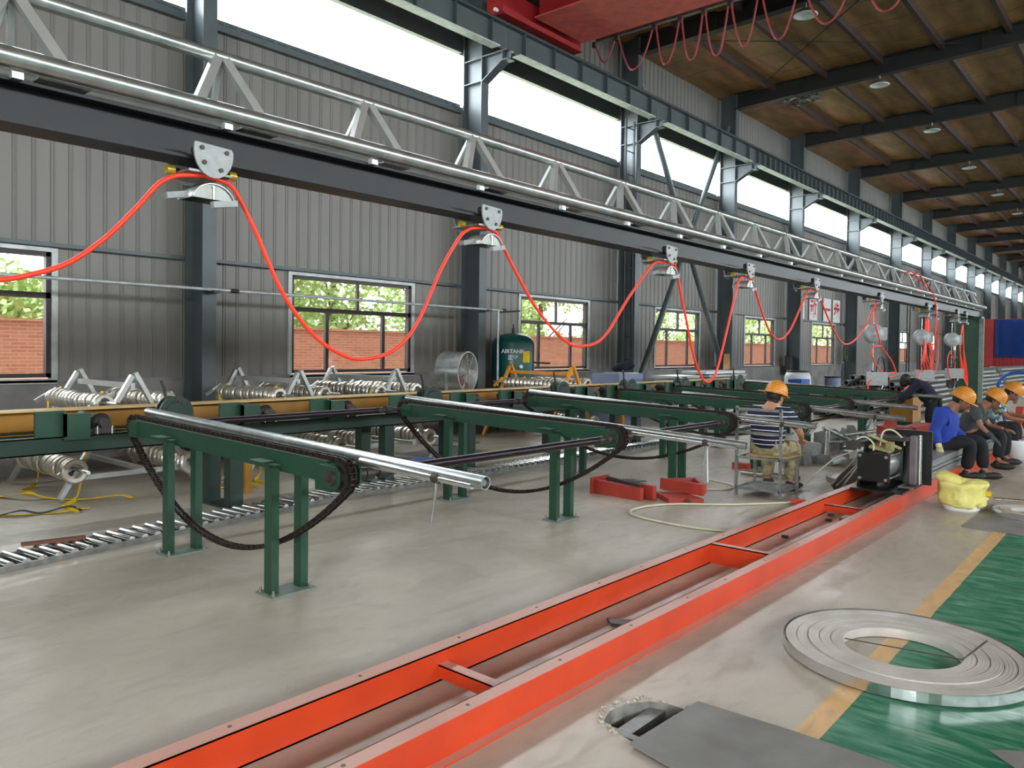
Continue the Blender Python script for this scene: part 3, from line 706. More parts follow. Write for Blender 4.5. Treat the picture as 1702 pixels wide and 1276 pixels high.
#@@ARMS
def chain(b, pts, pitch=.026, hw=.016, hh=.011):
    """roller chain: alternating link plates and rollers laid along a path"""
    P = [V(p) for p in pts]; acc = 0; i = 0; out = [P[0]]
    d = 0
    for a, c in zip(P, P[1:]):
        l = (c-a).length
        while d+pitch <= l+1e-9:
            d += pitch; out.append(a+(c-a)*(d/l))
        d -= l
    for q in range(len(out)-1):
        a, c = out[q], out[q+1]; w = hw if q % 2 else hw*.78
        t = (c-a).normalized(); ext = t*.007
        for s in (-1, 1): b.bar(a-ext+V((0, s*w, 0)), c+ext+V((0, s*w, 0)), .006, hh*2*.9, (0, 0, 1) if abs(t.z) < .9 else (1, 0, 0))
        b.cyl(a-V((0, hw*1.15, 0)), a+V((0, hw*1.15, 0)), .011, seg=6)
    return b
def sprocket(name, c, r, th, m, parent, teeth=18):
    b = MB(); poly = []
    for q in range(teeth*2):
        a = 2*PI*q/(teeth*2); rr = r if q % 2 else r*.9
        for d in (-.06, .06): poly.append((c[0]+rr*math.cos(a+d), c[2]+rr*math.sin(a+d)))
    b.prism(poly, 'Y', c[1]-th/2, c[1]+th/2); b.cyl((c[0], c[1]-th*2, c[2]), (c[0], c[1]+th*2, c[2]), r*.4, seg=14)
    return b.build(name, m, parent)
XL, XRR = -6.62, -3.78
def ztop(x): return 1.0+(x-XL)*(.93-1.0)/(XRR-XL)
ARMY = [2.86, 5.84, 8.06, 10.32, 12.12, 15.0]
AL = ['nearest to the camera', 'second from the camera', 'third, ending beside the seated striped man', 'fourth, behind the seated striped man', 'fifth from the camera', 'farthest of the row']
def arm(y, k):
    t = thing('chain_conveyor_arm', 'green cross arm with roller chain, %s' % AL[k], 'conveyor', (0, y, 0), 'green chain conveyor arms')
    x0, x1 = XL+.1, XRR-.1
    b = MB(); b.prism([(x0, ztop(x0)-.145), (x1, ztop(x1)-.15), (x1, ztop(x1)-.02), (x0, ztop(x0)-.02)], 'Y', -.06, .05); b.build('arm_beam', 'green', t)
    b = MB(); b.prism([(x0-.08, ztop(x0)-.16), (x0+.06, ztop(x0)-.16), (x0+.06, ztop(x0)-.03), (x0-.08, ztop(x0)-.03)], 'Y', -.075, .065)
    b.prism([(x1-.1, ztop(x1)-.2), (x1+.06, ztop(x1)-.2), (x1+.06, ztop(x1)-.035), (x1-.1, ztop(x1)-.035)], 'Y', -.075, .065); b.build('end_block', 'green', t)
    b = MB(); xs = [x0+.1, x1-.1]; b.prism([(x0, ztop(x0)-.02), (x1, ztop(x1)-.02), (x1, ztop(x1)-.017), (x0, ztop(x0)-.017)], 'Y', -.05, .045); b.build('chain_guide', 'galvdull', t)
    for lx in (-5.82, -4.40):
        for ly in (-.105, .115):
            b = MB(); w = .05; zt = ztop(lx)-.13 if ly < 0 else ztop(lx)-.15
            b.box(lx-.042, lx+.042, ly-.03, ly+.025, .012, zt)
            b.build('leg', 'green', t)
        bp_ = MB().box(lx-.1, lx+.1, -.16, .17, 0, .012).build('base_plate', 'platedull', t)
        b = MB()
        for sx in (-1, 1):
            for sy in (-1, 1): b.cyl((lx+sx*.075, sy*.14, .01), (lx+sx*.075, sy*.14, .045), .008, seg=6); b.cyl((lx+sx*.075, sy*.14, .012), (lx+sx*.075, sy*.14, .024), .016, seg=6)
        b.build('anchor_bolt', 'galvdull', bp_)
        b = MB(); b.obox((lx-.09, -.13, ztop(lx)-.085), (.16, .09, .008), (0, .02, .0)); b.obox((lx+.03, -.11, ztop(lx)-.1), (.09, .05, .006)); b.prism([(lx-.03, ztop(lx)-.14), (lx-.03, ztop(lx)-.09), (lx-.1, ztop(lx)-.09)], 'Y', -.1, -.094); b.build('support_tab', 'green', t)
    cz = ztop(XRR)-.105; sprocket('drive_sprocket', (XRR, -.023, cz), .1, .02, 'iron', t)
    czl = ztop(XL)-.085; sprocket('idler_sprocket', (XL, -.023, czl), .082, .02, 'iron', t, 14)
    b = MB()
    for s in (-.09, .07): b.prism([(XRR-.13, cz-.07), (XRR+.03, cz-.07), (XRR+.06, cz-.03), (XRR+.06, cz+.04), (XRR+.03, cz+.07), (XRR-.13, cz+.07)], 'Y', s-.008, s+.008)
    b.build('bearing_plate', 'green', t)
    b = MB(); b.cyl((XRR, -.125, cz), (XRR, -.07, cz), .045, seg=14); b.cyl((XRR, -.14, cz), (XRR, .16, cz), .02, seg=12); b.cyl((XRR, .08, cz), (XRR, .13, cz), .045, seg=14)
    b.cyl((XL, -.06, czl), (XL, .06, czl), .03, seg=12)
    for q in range(4): a = q*PI/2+.78; b.cyl((XRR+.05*math.cos(a), -.1, cz+.05*math.sin(a)), (XRR+.05*math.cos(a), -.075, cz+.05*math.sin(a)), .009, seg=6)
    b.build('bearing_housing', 'iron', t)
    # chain loop
    pts = [V((XL-.02, .012, czl+.085))]
    n = 30
    pts.append(V((XRR, .012, cz+.103)))
    for q in range(9): a = PI/2-q/8*PI*.86; pts.append(V((XRR+.103*math.cos(a), .012, cz+.103*math.sin(a))))
    e = pts[-1]; zl = [.19, .185, .3, .42, .45, .5][k]; st = V((XL-.03, .012, czl-.08))
    for q in range(1, 30):
        u = q/30; x_ = e.x+(st.x-e.x)*u; m_ = .5
        zz = e.z+(st.z-e.z)*u; sag = (zl-(e.z+(st.z-e.z)*m_))*(4*u*(1-u))
        pts.append(V((x_, .012, zz+sag)))
    pts.append(st)
    for q in range(1, 7): a = -PI/2-q/6*PI; pts.append(V((XL+.085*math.cos(a)-.0, .012, czl+.085*math.sin(a))))
    chain(MB(), [p_-V((0, .035, 0)) for p_ in pts], .034 if k < 3 else .068, .022, .017).build('roller_chain', 'chain', t)
    return t
for k, y in enumerate(ARMY): arm(y, k)
# telescopic tubes lying across the arms
def tube_thing(y, x0, z0, x1, z1, r, k, lab, rod=True):
    t = thing('steel_tube', lab, 'tube', (0, y, 0), 'galvanised tubes on the arms')
    xm = x0+(x1-x0)*.72; zz = lambda x: z0+(z1-z0)*(x-x0)/(x1-x0)
    MB().hollow((x0, 0, zz(x0)), (x1, 0, zz(x1)), r, r*.82).build('tube_body', 'galv', t)
    MB().cyl((x1-.04, 0, zz(x1-.04)), (x1-.012, 0, zz(x1-.012)), r*.5, seg=12).build('inner_core', 'galvdull', t)
    if rod:
        b = MB(); b.cyl((xm+.1, -r*.75, zz(xm+.1)-r*.55), (x1-.34, -r*.75, zz(x1-.34)-r*.55), r*.7, seg=14); b.cyl((x1-.33, -r*.75, zz(x1-.33)-r*.55), (x1-.07, -r*.75, zz(x1-.07)-r*.55), r*.55, seg=14); b.build('side_sleeve', 'chrome', t)
        MB().hollow((x1-.36, -r*.75, zz(x1-.36)-r*.55), (x1-.32, -r*.75, zz(x1-.32)-r*.55), r*.85, r*.6, 14).build('clamp_ring', 'iron', t)
        xb = x1-.33
        MB().tube([(xb, -r, zz(xb)-r*.9), (xb-.01, -r, zz(xb)-.12), (xb-.03, -r-.01, zz(xb)-.27)], [.011, .009, .007], 8).build('hanging_bar', 'galvdull', t)
    return t
tube_thing(2.945, -6.6, 1.035, -2.71, .905, .037, 0, 'long silver tube with hanging bar, nearest, resting along the first arm')
t2 = tube_thing(5.93, -6.7, 1.03, -2.62, .85, .034, 1, 'long silver tube along the second arm, ending left of the chair'); MB().tube([(-2.95, -.02, .84), (-2.94, -.02, .52)], .005, 6).build('hanging_cord', 'white', t2)
tube_thing(8.15, -6.7, 1.03, -2.85, .84, .034, 2, 'long silver tube passing in front of the chair back')
tube_thing(10.4, -5.6, .98, -2.55, .80, .034, 3, 'silver tube behind the seated striped man, pointing to the black cylinder unit')
tube_thing(12.2, -5.2, .96, -2.83, .83, .034, 4, 'silver tube on the fifth arm, above the black cylinder unit', False)
tube_thing(15.08, -6.7, 1.02, -3.1, .87, .034, 5, 'silver tube on the farthest arm, ending behind the blue jacket', False)
# connecting shafts between arms
def shaft_thing(x, y0, y1, z, lab, r=.026):
    t = thing('drive_shaft', lab, 'shaft', (x, 0, z), 'dark drive shafts linking the arms')
    MB().cyl((0, y0+.3, 0), (0, y1-.3, 0), r*1.25, seg=14).build('shaft_tube', 'shaft', t)
    b = MB()
    for ya, s in ((y0, 1), (y1, -1)):
        b.cyl((0, ya, 0), (0, ya+s*.16, 0), .017, seg=10); b.cyl((0, ya+s*.14, 0), (0, ya+s*.2, 0), .042, seg=12); b.cyl((0, ya+s*.2, 0), (0, ya+s*.25, 0), .02, seg=10); b.cyl((0, ya+s*.25, 0), (0, ya+s*.32, 0), .036, seg=10)
    b.build('universal_joint', 'iron', t)
zs = ztop(XRR)-.105
LW = ['between the first and second arms', 'between the second and third arms', 'between the third and fourth arms', 'between the fourth and fifth arms', 'between the fifth and sixth arms']
for k in range(5):
    shaft_thing(XRR, ARMY[k], ARMY[k+1], zs, 'dark drive shaft at the right ends %s' % LW[k])
shaft_thing(XL, 2.95, 5.75, ztop(XL)-.085, 'dark drive shaft at the wall-side ends between the first and second arms')
shaft_thing(XL, 5.9, 8.0, ztop(XL)-.085, 'dark drive shaft at the wall-side ends between the second and third arms')
for k in range(5):
    MB().bar((XRR-.05, ARMY[k]+.2, zs+.05), (XRR-.05, ARMY[k]+.21, zs-.25), .01, .01).bm.free()

#@@LINE
t = thing('main_roller_line', 'long dark green roller line frame running beneath the yellow beam', 'conveyor', (0, 0, 0))
LY0, LY1 = -2., 17.
b = MB(); b.box(-7.02, -7.0, LY0, LY1, .69, .83); b.box(-7.09, -7.0, LY0, LY1, .82, .832); b.box(-7.09, -7.0, LY0, LY1, .688, .70); b.box(-7.62, -7.6, LY0, LY1, .69, .83); b.box(-7.62, -7.53, LY0, LY1, .82, .832)
b.build('side_rail', 'green2', t)
b = MB()
y = LY0+.3
while y < LY1: b.box(-7.6, -7.02, y-.03, y+.03, .7, .8); y += 1.2
b.build('cross_member', 'green2', t)
for y in (-.8, 1.3, 4.0, 5.95, 7.35, 9.6, 11.5, 14., 16.5):
    for xx in (-7.08, -7.52): MB().box(xx-.06, xx+.06, y-.07, y+.07, .015, .69).build('leg', 'green2', t)
    MB().box(-7.66, -6.94, y-.12, y+.12, 0, .015).build('foot_plate', 'green2', t)
y = LY0+.55; k = 0
BY = [-.9, .75, 2.42, 4.02, 5.05, 6.15, 7.15, 8.1, 8.75, 9.85, 10.7, 11.6, 12.6, 13.4, 14.2, 15.1, 16.]
for y in BY:
    b = MB(); b.box(-7.05, -7.02, y-.2, y+.02, .83, 1.045); b.box(-6.99, -6.96, y+.0, y+.2, .80, 1.02); b.box(-7.05, -6.96, y-.0, y+.02, .83, 1.03); b.build('side_shield', 'green', t)
    b = MB(); yr = y+.33
    b.lathe([(0, -.2), (.085, -.2), (.045, 0), (.085, .2), (0, .2)], (-7.28, yr, .92), 18, (1, 0, 0)); b.cyl((-7.55, yr, .92), (-7.0, yr, .92), .022, seg=10); b.build('v_roller', 'iron', t)
    b = MB(); b.cyl((-7.05, yr, .92), (-6.97, yr, .92), .045, seg=14); b.obox((-7.02, yr, .86), (.05, .16, .05)); b.build('roller_bearing', 'iron', t)
    b = MB(); 
    for s in (-.06, .06): b.cyl((-6.99, yr+s, .83), (-6.99, yr+s, .9), .009, seg=6)
    b.build('bearing_bolt', 'chrome', t)
# kick-out cams standing over the line
CY = [3.36, 6.58, 9.25, 11.15, 13.0, 15.4]
CL = ['nearest, just behind the first arm', 'second, left of the silver fan', 'third, in front of the amber rack', 'fourth, in front of the blue cabinet', 'fifth, in front of the aluminium stack', 'farthest and largest of the row']
for k, y in enumerate(CY):
    t = thing('kick_out_cam', 'green half-round cam plate, %s' % CL[k], 'machine part', (-6.99, y, 0), 'green half-round cams')
    r = .16; poly = [(r*math.cos(PI*q/16), .975+r*math.sin(PI*q/16)) for q in range(17)]+[(-r, .84), (r, .84)]
    MB().prism([(p_[0]*.9+.03, p_[1]-.01) for p_ in poly], 'X', -.16, -.14).build('cam_plate', 'green2', t); cp_ = MB().prism(poly, 'X', .02, .04).build('cam_plate', 'green2', t)
    b = MB(); b.hollow((.041, 0, .93), (.05, 0, .93), .05, .03); 
    for q in range(7): a = PI*(.35+.1*q); b.cyl((.041, .1*math.cos(a), .98+.1*math.sin(a)), (.047, .1*math.cos(a), .98+.1*math.sin(a)), .009, seg=8)
    b.build('cam_hub', 'darksteel', cp_)
    MB().tube([(-.1, -.02, .95), (-.1, -.05, 1.2), (-.1, -.08, 1.27)], .014, 8).build('cam_lever', 'iron', t)
    MB().box(-.2, .02, -r-.1, r+.1, .832, .86).build('cam_base', 'green', t)
t = thing('yellow_guide_beam', 'ochre yellow I-beam with tan top flange behind the green shields', 'beam', (0, 0, 0))
b = MB(); b.box(-7.72, -7.66, LY0, LY1, .80, 1.0); b.box(-7.75, -7.55, LY0, LY1, .80, .812); b.build('beam_web', 'yellow', t)
b = MB(); b.box(-7.76, -7.55, LY0, LY1, 1.0, 1.016); b.build('top_flange', 'tan', t)
b = MB()
for y in (1.0, 4.5, 8., 12., 16.): b.box(-7.75, -7.65, y-.04, y+.04, 0, .8)
b.build('beam_leg', 'yellow', t)
for y in (2.05, 3.8, 5.6): 
    pass

#@@RACKS
def ring_row(t, x, y0, y1, z, r, n, rr, dark=False):
    yy = y0+.06; k = 0
    for q in range(n):
        yy = y0+(y1-y0)*(q+.5)/n
        rq = r*rr.uniform(.86, 1.06); th = (y1-y0)/n*.72
        b = MB(); dx, dz = rr.uniform(-.01, .01), rr.uniform(-.008, .008)
        b.lathe([(rq*.6, -th/2), (rq*.9, -th/2), (rq, -th*.36), (rq, th*.36), (rq*.9, th/2), (rq*.6, th/2), (rq*.6, -th/2)], (x+dx, yy, z-rq*.12+dz), 22, (rr.uniform(-.06, .06), 1, rr.uniform(-.08, .08)))
        for f in b.bm.faces: f.smooth = False
        b.build('roller_ring', 'ring', t)
def rack(X1, Yc, L, m, lab, seed, straps=True, hw=.71, H_=1.3):
    # long axis runs across the hall: local y -> world -X, local x -> world +Y
    t = thing('coil_ring_rack', lab, 'rack', (X1, Yc, 0), 'A-frame racks of steel rings', rz=PI/2)
    rr = random.Random(seed); y0, y1 = 0., L
    for y in (y0, y1):
        b = MB(); b.bar((.02, y, H_), (hw, y, .03), .045, .055, (0, 1, 0)); b.bar((-.0, y+.02, H_-.03), (-hw, y+.02, .03), .045, .055, (0, 1, 0)); b.build('a_frame', m, t)
        MB().bar((hw*.8, y, .235), (-hw*.8, y, .235), .04, .05).build('tie_bar', m, t)
    MB().bar((0, y0, H_-.14), (0, y1, H_-.14), .045, .06).build('ridge_bar', m, t)
    MB().bar((.1, y0-.3, .26), (.1, y1, .26), .05, .05).build('side_bar', m, t)
    for xx, z in ((.33, 1.0), (-.33, 1.0), (.6, .3), (-.6, .34)):
        MB().cyl((xx, y0-.42, z), (xx, y1+.12, z), .02, seg=10).build('ring_shaft', 'chrome', t)
        b = MB(); b.bar((xx-.13, y0, z-.07), (xx+.1, y0, z+.07), .045, .03, (0, 1, 0)); b.bar((xx-.13, y1, z-.07), (xx+.1, y1, z+.07), .045, .03, (0, 1, 0)); b.build('shaft_cradle', m, t)
        ring_row(t, xx, y0-.12, y1-.2, z, .105 if z > .5 else .118, 15, rr)
    if straps:
        for q in range(2):
            yy = .02+q*(L-.35); b = MB()
            pts = curve([(-.3, yy, 1.11), (-.42, yy, 1.0), (-.44, yy, .8), (-.48-.04*q, yy-.02, .45), (-.55, yy-.04, .1), (-.62, yy-.1, .012), (-.8, yy-.35, .012), (-.75, yy-.6, .02)], 5)
            for a, c in zip(pts, pts[1:]): b.bar(a, c, .055, .004, (1, 0, .3))
            b.build('webbing_strap', 'strap', t)
    return t
rack(-8.48, 3.62, 1.51, 'alu', 'aluminium A-frame rack of shiny rings with yellow straps, leftmost', 10)
rack(-8.48, 5.68, 1.51, 'alu', 'aluminium A-frame rack of shiny rings behind the first arm', 11)
rack(-8.48, 7.28, 1.51, 'alu', 'aluminium A-frame rack of shiny rings left of the silver fan', 12)
rack(-8.12, 11.05, 1.45, 'rackorange', 'amber A-frame rack of shiny rings in front of the teal tank', 20, straps=False, H_=1.32)
# loose straps and cloth on the floor
def ribbon(pts, w, m, lab, name='webbing_strap'):
    b = MB(); P = curve(pts, 6)
    for a, c in zip(P, P[1:]): b.bar(a, c, w, .004, (0, 0, 1))
    return tag(b.build(name, m), lab, 'strap', 'loose straps on the floor')
ribbon([(-9.6, 2.55, .01), (-9.2, 2.6, .012), (-8.9, 2.75, .07), (-8.8, 2.9, .012), (-8.5, 3.1, .012), (-8.3, 3.4, .04), (-8.2, 3.5, .012)], .06, 'strap', 'yellow strap snaking across the floor below the leftmost rack')
ribbon([(-8.2, 2.3, .012), (-8.1, 2.45, .05), (-8.05, 2.6, .012), (-7.95, 2.8, .06), (-7.9, 2.9, .012)], .07, 'blackcloth', 'black strap lying on the floor at the left edge')
ribbon([(-8.35, 1.95, .012), (-8.2, 2.3, .01), (-8.0, 2.7, .01), (-8.0, 3.0, .01)], .05, 'strap', 'yellow strap end beside the black strap at the left edge')
ribbon([(-8.2, 4.35, .012), (-8.0, 4.55, .012), (-7.9, 4.7, .05), (-7.92, 4.75, .012)], .07, 'strap', 'yellow strap on the floor with a pale buckle behind the first arm')
# spool of dark rings lying on the floor
t = thing('fallen_ring_spool', 'tipped spool of dark shiny rings on the floor behind the first arm', 'spool', (-8.6, 4.62, 0), rz=-PI/2+.25)
rr = random.Random(5)
for q in range(9):
    b = MB(); b.lathe([(.06, -.02), (.1, -.022), (.115, 0), (.1, .022), (.06, .02), (.06, -.02)], (.0+.02*q, -.32+q*.055, .115), 18, (.3, 1, -.05)); b.build('roller_ring', 'ring', t)
b = MB(); b.cyl((-.02, -.45, .12), (.2, .34, .1), .02, seg=10); b.cyl((.06, -.3, .05), (.24, .36, .05), .02, seg=10); b.build('ring_shaft', 'chrome', t)
b = MB(); b.bar((.15, .08, .02), (.3, .2, .16), .05, .04); b.bar((-.1, -.4, .02), (.1, -.34, .2), .05, .04); b.build('shaft_cradle', 'alu', t)
# silver sheet and blue rags under the second cam
tag(MB().obox((-8.4, 8.1, .02), (.9, 1.3, .02), (0, 0, .2)).build('foil_sheet', 'galv'), 'pale silver sheet lying on the floor beneath the line', 'sheet')
b = MB(); b.ell((-8.0, 7.35, .03), (.16, .25, .04)); b.ell((-7.9, 7.6, .03), (.1, .16, .035)); tag(b.build('blue_rag', 'bluebox'), 'crumpled blue rag on the floor under the line', 'rag')
# grey hinge block at left edge
b = MB(); b.obox((-7.35, 1.65, .09), (.3, .2, .18), (0, 0, .4), .02); b.obox((-7.25, 1.85, .05), (.1, .1, .1), (0, 0, .2), .02)
tag(b.build('machine_casting', 'galvdull'), 'grey machine casting on the floor at the left edge', 'machine part')

#@@FLOORROLL
t = thing('floor_roller_track', 'low track of silver rollers lying along the floor beneath the arms', 'roller track', (0, 0, 0))
def trk(y):
    # centreline x and half width at y
    return -6.1-.15*y if y < 5. else -6.85+.018*(y-5)
b = MB(); ys = [0+.5*q for q in range(37)]
for s in (-.19, .19):
    for a, c in zip(ys, ys[1:]): b.bar((trk(a)+s, a, .02), (trk(c)+s, c, .02), .02, .04)
b.build('side_channel', 'galvdull', t)
y = .1; n = 0; ex = MB()
while y < 17.5:
    x = trk(y)
    if n < 98: MB().cyl((x-.175, y-.02, .035), (x+.175, y+.02, .035), .03, seg=12).build('track_roller', 'chrome', t)
    else: ex.cyl((x-.175, y-.02, .035), (x+.175, y+.02, .035), .03, seg=6)
    y += .112; n += 1
o = ex.build('track_roller', 'galv', t); o['kind'] = 'stuff'
b = MB()
for a, c in zip(ys, ys[1:]): b.quad((trk(a)-.19, a, .004), (trk(a)+.19, a, .004), (trk(c)+.19, c, .004), (trk(c)-.19, c, .004))
b.build('track_bed', 'darksteel', t)
MB().bar((-6.62, 2.0, .075), (-6.52, 2.42, .075), .07, .02).build('rusty_plate', mat('rusty_plate', (120, 74, 56), .8), t)

#@@FRAME
t = thing('orange_base_frame', 'long bright orange channel base frame lying on the floor', 'frame', (0, 0, 0))
FY0, FY1 = -3., 15.
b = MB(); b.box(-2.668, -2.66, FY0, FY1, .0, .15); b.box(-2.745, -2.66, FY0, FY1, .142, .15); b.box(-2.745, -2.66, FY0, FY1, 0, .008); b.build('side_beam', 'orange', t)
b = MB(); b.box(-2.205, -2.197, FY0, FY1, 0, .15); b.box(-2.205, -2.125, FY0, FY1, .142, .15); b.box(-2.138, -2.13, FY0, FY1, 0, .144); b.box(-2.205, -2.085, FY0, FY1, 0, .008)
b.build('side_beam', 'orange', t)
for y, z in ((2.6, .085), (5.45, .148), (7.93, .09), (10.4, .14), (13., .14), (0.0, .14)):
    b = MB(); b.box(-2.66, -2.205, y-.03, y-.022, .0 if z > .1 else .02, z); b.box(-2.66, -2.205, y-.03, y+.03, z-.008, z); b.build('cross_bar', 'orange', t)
b = MB(); y = .9
while y < 9:
    b.cyl((-2.71, y, .1495), (-2.71, y, .1512), .009, seg=8); b.cyl((-2.165, y+.12, .1495), (-2.165, y+.12, .1512), .009, seg=8); y += .62 if int(y*10) % 2 else .5
b.build('flange_hole', 'black', t)
tag(MB().prism([(-2.53, 3.82), (-2.46, 3.76), (-2.25, 3.84), (-2.3, 3.95)], 'Z', .002, .022).build('steel_offcut', mat('offcut', (84, 82, 80), .5, .5)), 'small dark steel offcut on the floor inside the orange frame', 'offcut')
for k, (x, y) in enumerate(((-2.5, 7.55), (-2.56, 7.8), (-2.42, 7.66), (-2.55, 6.6))):
    tag(MB().obox((x, y, .012), (.05, .03, .024), (0, 0, k)).build('loose_bolt', 'iron'), 'dark loose bolt inside the orange frame, %s' % ['nearest the cross bar middle', 'against the far left rail', 'beside the short cross bar', 'alone on the bare floor'][k], 'bolt', 'loose bolts')

# black cylinder unit standing on the frame
t = thing('cylinder_press_unit', 'black press unit with big pneumatic cylinder on the orange frame', 'machine', (-2.43, 8.7, .15))
hd_ = MB().box(-.16, .16, -.02, .03, .1, .4, .01).build('cylinder_head', 'black', t)
b = MB()
for sx in (-1, 1):
    for z in (.13, .37): b.cyl((sx*.13, -.035, z), (sx*.13, -.02, z), .017, seg=10)
b.build('head_nut', 'chrome', hd_)
MB().cyl((0, .03, .25), (0, .42, .25), .142, seg=32).build('cylinder_barrel', 'galv', t)
b = MB()
for sx in (-1, 1):
    for z in (.13, .37): b.cyl((sx*.13, .03, z), (sx*.13, .62, z), .012, seg=8)
b.build('tie_rod', 'chrome', t)
MB().box(-.17, .17, .42, .48, .08, .42, .01).build('rear_head', 'black', t)
b = MB(); b.prism([(-.02, .0), (.75, .0), (.75, .55), (.62, .55), (.46, .06), (-.02, .03)], 'X', .17, .2); b.prism([(.1, 0), (.75, 0), (.75, .5), (.4, .5)], 'X', -.2, -.17); b.build('side_cheek', 'black', t)
b = MB(); b.box(.2, .26, .62, .74, 0, .55); b.build('guide_post', mat('grey_violet_paint', (120, 108, 112), .5), t)
MB().cyl((.28, .72, .02), (.28, .72, .56), .022, seg=12).build('guide_rod', 'chrome', t)
MB().box(-.1, .38, .8, .84, .0, .6).build('back_plate', 'black', t)
MB().box(-.22, .3, -.05, .84, -.0, .02).build('sole_plate', 'black', t)
MB().cyl((.2, .2, .04), (.34, .2, .04), .02, seg=10).build('lever_pin', 'chrome', t)
b = MB(); b.cyl((-.2, -.05, .5), (-.12, .62, .5), .03, seg=12); b.box(-.26, -.16, -.08, .1, .42, .52); b.build('small_cylinder', 'iron', t)
b = MB(); b.obox((0, .3, .43), (.22, .3, .03), (0, .2, .1)); b.bar((-.1, .15, .58), (.15, .45, .42), .03, .03); b.obox((.08, .3, .46), (.06, .12, .08)); b.build('valve_block', mat('valve_olive', (140, 134, 84), .6), t)
MB().box(-.14, .2, .45, .8, .5, .54).build('top_plate', 'iron', t)
MB().tube(curve([(-.15, -.02, .41), (-.2, 0, .5), (-.12, .05, .56), (-.04, .1, .5), (-.02, .06, .42)]), .008, 6).build('air_hose', 'hosew', t)
MB().tube(curve([(-.02, .3, .45), (.0, .33, .6), (.08, .4, .62), (.16, .5, .52), (.16, .55, .45)]), .009, 6).build('air_hose', 'hosew', t)
# stacks of flat bars the men sit on
def stack(y0, y1, x0, x1, z0, n, lab, th=.045):
    t = thing('flat_bar_stack', lab, 'stack', ((x0+x1)/2, (y0+y1)/2, z0), 'stacks of flat bars on the orange frame')
    hw = (x1-x0)/2; hl = (y1-y0)/2
    for q in range(n):
        j = R.uniform(-.015, .015); MB().box(-hw+j, hw+j, -hl+R.uniform(-.04, .04), hl, q*th, q*th+th-.008).build('bar_layer', 'galvdull', t)
stack(9.7, 11.85, -2.66, -2.16, .15, 5, 'bundle of grey steel bars under the man in blue')
stack(12.2, 14.4, -2.66, -2.1, .15, 5, 'bundle of grey steel bars under the man in charcoal')
stack(14.6, 16.2, -2.66, -2.16, .15, 5, 'bundle of grey steel bars under the camouflage-shirted man')

#@@SMALL
# steel chair
t = thing('steel_chair', 'bare galvanised square-tube chair with plywood seat', 'chair', (0, 0, 0))
CX0, CX1, CY0, CY1 = -3.735, -3.235, 8.2, 8.7; w = .028
for x, y, z in ((CX0, CY0, 1.0), (CX1, CY0, .99), (CX0, CY1, .44), (CX1, CY1, .44)): MB().box(x-w/2, x+w/2, y-w/2, y+w/2, 0, z).build('leg', 'galvdull', t)
b = MB()
for z in (.08, .42):
    b.box(CX0, CX1, CY0-w/2, CY0+w/2, z, z+w); b.box(CX0, CX1, CY1-w/2, CY1+w/2, z, z+w); b.box(CX0-w/2, CX0+w/2, CY0, CY1, z, z+w); b.box(CX1-w/2, CX1+w/2, CY0, CY1, z, z+w)
b.build('seat_frame', 'galvdull', t)
for z in (.955, .70): MB().box(CX0, CX1, CY0-w/2, CY0+w/2, z, z+w).build('back_rail', 'galvdull', t)
b = MB(); b.prism([(CX0+.1, CY0+.02), (CX1+.03, CY0+.1), (CX1+.04, CY1+.04), (CX0+.02, CY1+.02)], 'Z', .449, .462); b.build('seat', 'wood', t)
MB().box(CX0+.02, CX1-.02, CY0+.02, CY1-.02, .082, .09).build('foot_shelf', 'galvdull', t)
# red bracket weldment
t = thing('red_bracket', 'red painted square bracket frame with bolt plate on the floor', 'bracket', (-4.95, 7.2, 0), rz=0)
b = MB(); b.bar((.0, 0, .08), (.64, -.02, .06), .06, .15, (0, 0, 1)); b.build('bracket_arm', 'red', t)
t.rotation_euler = (0, 0, -.05)
MB().obox((.0, .08, .09), (.014, .34, .18), (0, 0, -.0)).build('bolt_plate', 'red', t)
b = MB()
for yy in (-.05, .2):
    for z in (.03, .15): b.cyl((-.012, yy, z), (-.006, yy, z), .012, seg=8)
b.build('bolt_hole', 'galvdull', t)
b = MB(); b.bar((.02, .22, .08), (.72, .1, .08), .06, .15, (0, 0, 1)); b.build('bracket_arm', 'red', t)
b = MB(); b.bar((.1, .1, .17), (.6, .02, .15), .035, .035); b.prism([(.3, .1), (.5, .05), (.55, .2), (.35, .2)], 'Z', .17, .18); b.build('steel_pin', 'iron', t)
t = thing('red_bracket', 'red painted box-tube bracket leaning on a low red plate, right piece', 'bracket', (-4.25, 7.5, 0))
b = MB(); b.bar((-.1, .12, .13), (.42, .1, .12), .05, .12, (0, 0, 1)); b.bar((-.1, .12, .13), (.15, .45, .13), .05, .1, (0, 0, 1)); b.bar((.15, .45, .13), (.42, .12, .13), .05, .1, (0, 0, 1)); b.build('bracket_arm', 'red', t)
b = MB(); b.prism([(-.1, -.02), (.22, -.28), (.5, -.04), (.2, .15)], 'Z', .0, .055); b.build('low_plate', 'red', t)
b = MB(); b.hollow((.38, -.165, .03), (.4, -.19, .03), .03, .015, 14); b.build('bush_ring', 'iron', t)
# crowbar / offcuts leaning by the cylinder unit
for k, (p, q) in enumerate((((-3.05, 9.35, .02), (-2.88, 9.75, .34)), ((-2.98, 9.3, .02), (-2.78, 9.65, .34)), ((-2.9, 9.25, .02), (-2.76, 9.5, .32)), ((-3.3, 9.9, .02), (-2.95, 9.5, .03)))):
    tag(MB().bar(p, q, .1, .02, (1, -.3, .2)).build('steel_strip', mat('worn_dark_steel%d' % k, (104+8*k, 98+8*k, 90+8*k), .5, .4)), 'dark flat steel strip %s' % ['leaning leftmost against the black unit', 'leaning in the middle against the black unit', 'leaning rightmost against the black unit', 'lying flat left of the leaning ones'][k], 'strip', 'dark steel strips')
